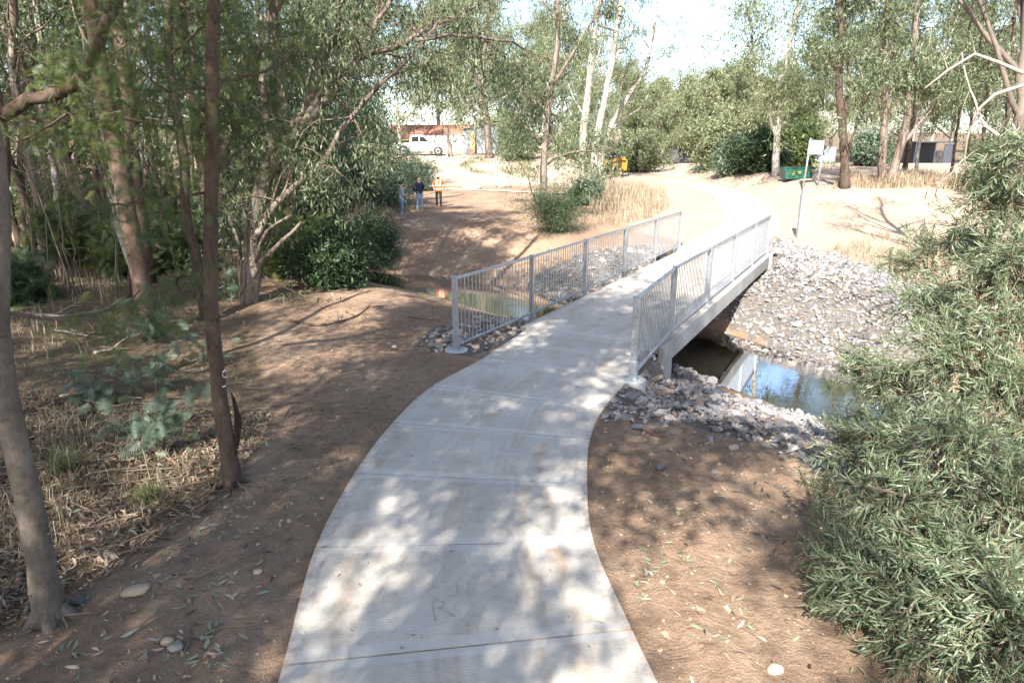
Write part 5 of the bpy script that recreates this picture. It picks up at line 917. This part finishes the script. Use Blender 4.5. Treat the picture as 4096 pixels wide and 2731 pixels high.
def arch(xc,r_,z0): return [(xc+r_*math.cos(a),z0+r_*math.sin(a)) for a in np.linspace(0,math.pi,9)]
def ute(e):
    low=[(-2.55,.50)]+[(-2.55,1.08),(-.95,1.10),(1.0,1.16),(2.1,1.08),(2.5,.98),(2.62,.72),(2.55,.45)]+[(p[0],p[1]) for p in arch(1.62,.50,.42)]+[(p[0],p[1]) for p in arch(-1.55,.50,.42)]
    ng('body',low,-.90,.90,'carwhite',e,1,.05); ng('cabin',[(-1.0,1.09),(-.9,1.74),(-.6,1.80),(.2,1.80),(.45,1.74),(1.15,1.15)],-.80,.80,'carwhite',e,1,.06)
    for s_ in (-1,1):
        ng('window',[(-.80,1.20),(-.74,1.68),(-.12,1.70),(-.12,1.20)],s_*.795,s_*.812,'glass',e,1,0); ng('window',[(-.04,1.20),(-.04,1.70),(.28,1.69),(.86,1.20)],s_*.795,s_*.812,'glass',e,1,0)
        d=ng('door',[(-.08,.56),(-.08,1.09),(.95,1.11),(1.02,.62),(.9,.52)],s_*.895,s_*.912,'carwhite',e,1,.006); bx('handle',(.02,s_*.925-.012,.98),(.18,s_*.925+.012,1.02),'blackpl',d); bx('mirror',(.75,s_*.98-.1,1.16),(.87,s_*.98+.08,1.30),'carwhite',e,.03)
        for x_ in (1.62,-1.55): wheel(e,x_,s_*.80,.39,.25)
        bx('headlight',(2.36,s_*.70-.18,.84),(2.56,s_*.70+.17,.99),'lamp',e,.02); bx('tail_light',(-2.57,s_*.8-.08,.75),(-2.54,s_*.8+.06,1.02),'roofred',e)
    ng('windscreen',[(.47,1.70),(1.10,1.19),(1.13,1.20),(.50,1.72)],-.72,.72,'glass',e,1,0); bx('grille',(2.55,-.45,.66),(2.635,.45,.92),'blackpl',e,.01); bx('bumper',(2.5,-.88,.42),(2.70,.88,.62),'carwhite',e,.04); bx('tub_liner',(-2.48,-.80,1.081),(-1.06,.80,1.10),'blackpl',e)
ute(place('utility_vehicle','white utility vehicle parked behind timber posts near the white fence','car',421,65,R(4)))
e=place('tray_truck','white tray truck parked behind the gums, silver tray and dark wheels','truck',552,72,R(180)+R(4))
bx('chassis',(-2.9,-.4,.5),(2.3,.4,.72),'blackpl',e); bx('tray',(-3.0,-1.0,.95),(.3,1.0,1.02),'tray',e); 
for s_ in (-1,1): bx('side_board',(-3.0,s_*1.0-.02,1.02),(.3,s_*1.0+.02,1.34),'tray',e,.008)
bx('headboard',(.22,-1.0,1.02),(.3,1.0,1.95),'tray',e); ng('cab',[(.45,.55),(.45,1.95),(.6,2.02),(1.4,2.0),(1.95,1.35),(2.55,1.2),(2.65,.6),(2.5,.5)],-.88,.88,'carwhite',e,1,.05)
for s_ in (-1,1):
    ng('window',[(.62,1.35),(.62,1.85),(1.35,1.85),(1.75,1.35)],s_*.875,s_*.892,'glass',e,1,0)
    for x_ in (1.9,-1.7): wheel(e,x_,s_*.78,.40,.26,'blackpl')
ng('windscreen',[(1.42,1.95),(1.95,1.38),(1.98,1.40),(1.45,1.98)],-.75,.75,'glass',e,1,0)
g=G(612,174.5); e=empty('track_loader',g,'yellow compact track loader parked on the dirt beside the riverside gums','loader',None,R(176))
for s_ in (-1,1):
    t=ng('track',[(-1.0,.12),(-.75,0),(.75,0),(1.05,.2),(1.0,.42),(.3,.62),(-.55,.70),(-.95,.45)],s_*.52,s_*.86,'track',e,1,.05)
    for x_ in (-.7,-.35,0,.35,.7): ng('roller',[(x_+.11*math.cos(a),.15+.11*math.sin(a)) for a in np.linspace(0,6.28,12,endpoint=False)],s_*.86,s_*.88,'yellow',t,1,0)
    ng('sprocket',[(-.5+.17*math.cos(a),.47+.17*math.sin(a)) for a in np.linspace(0,6.28,14,endpoint=False)],s_*.86,s_*.885,'yellow',t,1,0)
    ng('lift_arm',[(-1.15,1.25),(-1.05,1.55),(.6,1.25),(1.25,.55),(1.35,.25),(1.15,.25),(1.0,.6),(.5,1.02),(-.9,1.25)],s_*.60,s_*.74,'yellow',e,1,.02)
ng('body',[(-1.25,.35),(-1.3,1.25),(-1.0,1.35),(-.5,1.3),(.35,.95),(.55,.35)],-.50,.50,'yellow',e,1,.04)
ng('cab',[(-.55,1.2),(-.5,2.0),(.3,2.02),(.5,1.0),(.4,.8)],-.44,.44,'blackpl',e,1,.05); ng('bucket',[(1.2,.08),(1.95,.05),(1.9,.12),(1.35,.2),(1.3,.55),(1.65,.75),(1.55,.8),(1.15,.6)],-.9,.9,'yellow',e,1,.01)
g=G(796,178.5); e=empty('skip_bin',g,'dark green metal skip bin beside the forked white gum','skip bin',None,R(-3)); k=g[1]/690*30/3.5
e.scale=(k,k,k)
ng('bin_body',[(-1.45,0),(1.45,0),(1.75,1.22),(-1.75,1.22)],-.85,.85,'bingreen',e,1,.02); bx('rim',(-1.80,-.92,1.20),(1.80,.92,1.29),'bingreen',e,.02); bx('lid',(-1.74,-.86,1.29),(1.74,.86,1.36),'binlid',e,.02)
for x_ in (-1.0,-.35,.35,1.0): bx('rib',(x_-.05,-.90,.03),(x_+.05,-.852,1.2),'bingreen',e,.01)
ng('corner_mark',[(1.30,1.08),(1.62,1.08),(1.55,.72),(1.47,.72),(1.52,.98),(1.30,.98)],-.862,-.868,'binyellow',e,1,0)
for x0,x1,z_ in ((-.2,.2,.78),(-.75,-.6,.72),(-.78,-.5,.55),(-.1,.12,.62),(-.75,-.62,.42)): bx('marking',(x0,-.866,z_),(x1,-.853,z_+.05),'binyellow',e)
# sign seen from behind
g=G(806,190); gy_=g[1]; pL=Dp(803.0,188,gy_); e=empty('sign',(pL[0],gy_,float(terr(pL[0],gy_))),'grey back of a square sign held on two tall steel posts','sign'); sx=gy_/690
for x_,zt_,ln in ((0,52,.06),(14.5*sx,50,0)):
    mb=MB(); mb.tube([(x_,0,-.3),(x_+ln+.05,0,zt_*sx)],.055,8); link('post',mb.mesh('post','galv',True),e)
ng('panel',[(-.6*sx,36*sx),(14.6*sx,36.5*sx),(14.8*sx,49.5*sx),(-.2*sx,50.3*sx)],-.08,-.10,'signback',e,1,0)
for z_ in (39,47): bx('rail',(.2*sx,-.078,z_*sx),(14.6*sx,-.04,z_*sx+.06),'galv',e)
g=G(798.5,238); e=empty('steel_post',g,'stout galvanised steel gate post with stepped top beside the far path','post'); k=g[1]/690; hgt=51*k
bx('column',(-.10,-.10,-.4),(.10,.10,hgt-.28),'galv',e,.012); bx('cap',(-.075,-.075,hgt-.28),(.075,.075,hgt),'galv',e,.01); bx('hinge',(.10,-.05,hgt-.62),(.17,.05,hgt-.5),'galv',e,.01); bx('hinge',(-.12,-.106,hgt*.35),(.12,-.10,hgt*.35+.1),'galv',e,.0)
for px,y0,y1,lb in [(431.8,155.3,149.4,'squat timber bollard in front of the utility vehicle door'),(447,156.6,149.4,'timber bollard in front of the utility vehicle bumper'),(462,158.6,147,'taller timber post beside the leaning planks')]:
    g=G(px,y0); k=g[1]/690; e=empty('timber_post',g,lb,'post'); ng('shaft',[(.09*math.cos(a),.09*math.sin(a)) for a in np.linspace(0,6.28,12,endpoint=False)],-.3,max(.6,(y0-y1)*k),'palewood',e,2,.02); ng('top',[(.07*math.cos(a),.07*math.sin(a)) for a in np.linspace(0,6.28,12,endpoint=False)],max(.6,(y0-y1)*k),max(.6,(y0-y1)*k)+.03,'palewood',e,2,.01)
# house, fence, shed
e=place('house','low brick house with red roof and yellow gutter behind the white paling fence','house',436,95,0,None,-1.3)
bx('wall',(-6,0,-1),(6,7,2.6),'brick',e); ng('roof',[(-.7,2.55),(3.5,4.6),(7.7,2.55)],-6.6,6.6,'roofred',e,0,0); bx('gutter',(-6.6,-.82,2.42),(6.6,-.68,2.58),'gutter',e)
for x_ in (-3.5,.5,3.4):
    wv_=bx('window',(x_,-.03,1.0),(x_+1.4,.02,2.1),'fencewhite',e); bx('pane',(x_+.08,-.05,1.08),(x_+1.32,-.031,2.02),'glass',wv_)
e=place('paling_fence','white paling fence behind the utility vehicle','fence',462,76); mb=MB()
for i in range(62): h_=1.75+rng.uniform(-.06,.06); mb.box((-5+i*.14,-.01,.05),(-5+i*.14+.10,.012,h_))
o=link('palings',mb.mesh('palings','fencewhite'),e); o['kind']='stuff'
for z_ in (.4,1.4): bx('rail',(-5,.02,z_),(3.7,.07,z_+.08),'fencewhite',e)
e=place('shed','grey corrugated metal shed behind the stout gum','shed',481,70)
mb=MB()
for i in range(40): x_=-1.75+i*.0875; mb.box((x_,-.015 if i%2 else -.04,0),(x_+.0865,.0,2.35+.012*i))
o=link('corrugated_wall',mb.mesh('corrugated_wall','shedgrey'),e); o['kind']='stuff'; bx('wall',(-1.74,.01,0),(1.74,2.6,2.33),'shedgrey',e); ng('roof',[(-1.95,2.32),(1.95,2.86),(1.95,2.93),(-1.95,2.39)],-.25,2.8,'shedgrey',e,1,0)
ng('tarp',[(-.4,0),(.05,1.35),(1.4,.2),(1.4,0)],-.42,-.12,'tarp',e,1,.02)
for i,(px,lb) in enumerate([(470.5,'brown plank leaning against the grey shed wall'),(473.2,'wider brown plank leaning on the shed')]):
    e=place('plank',lb,'plank',px,69.3); o=bx('board',(-.11-.05*i,-.025,0),(.11+.05*i,.025,2.05),'plank',e,.01); o.rotation_euler=(R(-12),R(4-3*i),0)
T=Tree(); q,r=T.limb(np.vstack([[Dp(450.5,152,64)-[0,0,.5]],sub([(449.5,145),(447.8,136),(447.6,127.5)],64,0)]),.20,.15,14,9,.06,.01,.2); T.limb([q[-4],q[-4]+[.3,0,.35]],.06,.04,5,6); T.build('dead_tree',q[0]+[0,0,.3],'bare grey dead trunk stub standing before the white fence','tree','bark_shed','euc')
e=place('carport','dark blue-grey carport behind the dry grass bank','carport',936,84)
bx('roof',(-2.6,0,2.5),(2.6,4.5,2.66),'bluegrey',e,.02); bx('back_wall',(-2.4,4.2,0),(2.4,4.3,2.5),'bluegrey',e); bx('side_wall',(1.2,.3,0),(2.4,.4,2.3),'bluegrey',e)
for x_ in (-2.4,0,2.4): bx('post',(x_-.05,.1,0),(x_+.05,.2,2.5),'bluegrey',e)
def sheetfence(px,Y,wd,h_,mat,label):
    e=place('sheet_fence',label,'fence',px,Y)
    for i in range(int(wd/.8)): bx('panel',(-wd/2+i*.8,0 if i%2 else .02,0),(-wd/2+i*.8+.79,.05,h_),mat,e,.01)
    for i in range(int(wd/2.4)+1): bx('post',(-wd/2+i*2.4-.04,.05,0),(-wd/2+i*2.4+.04,.13,h_+.05),mat,e)
sheetfence(814,80,6,1.9,'shedgrey','light grey metal sheet fence behind the sign'); sheetfence(690,88,9,1.9,'darkfence','dark sheet fence behind the pale feathery shrub'); sheetfence(905,94,14,1.5,'darkfence','long dark sheet fence behind the mound gums')
#__END__
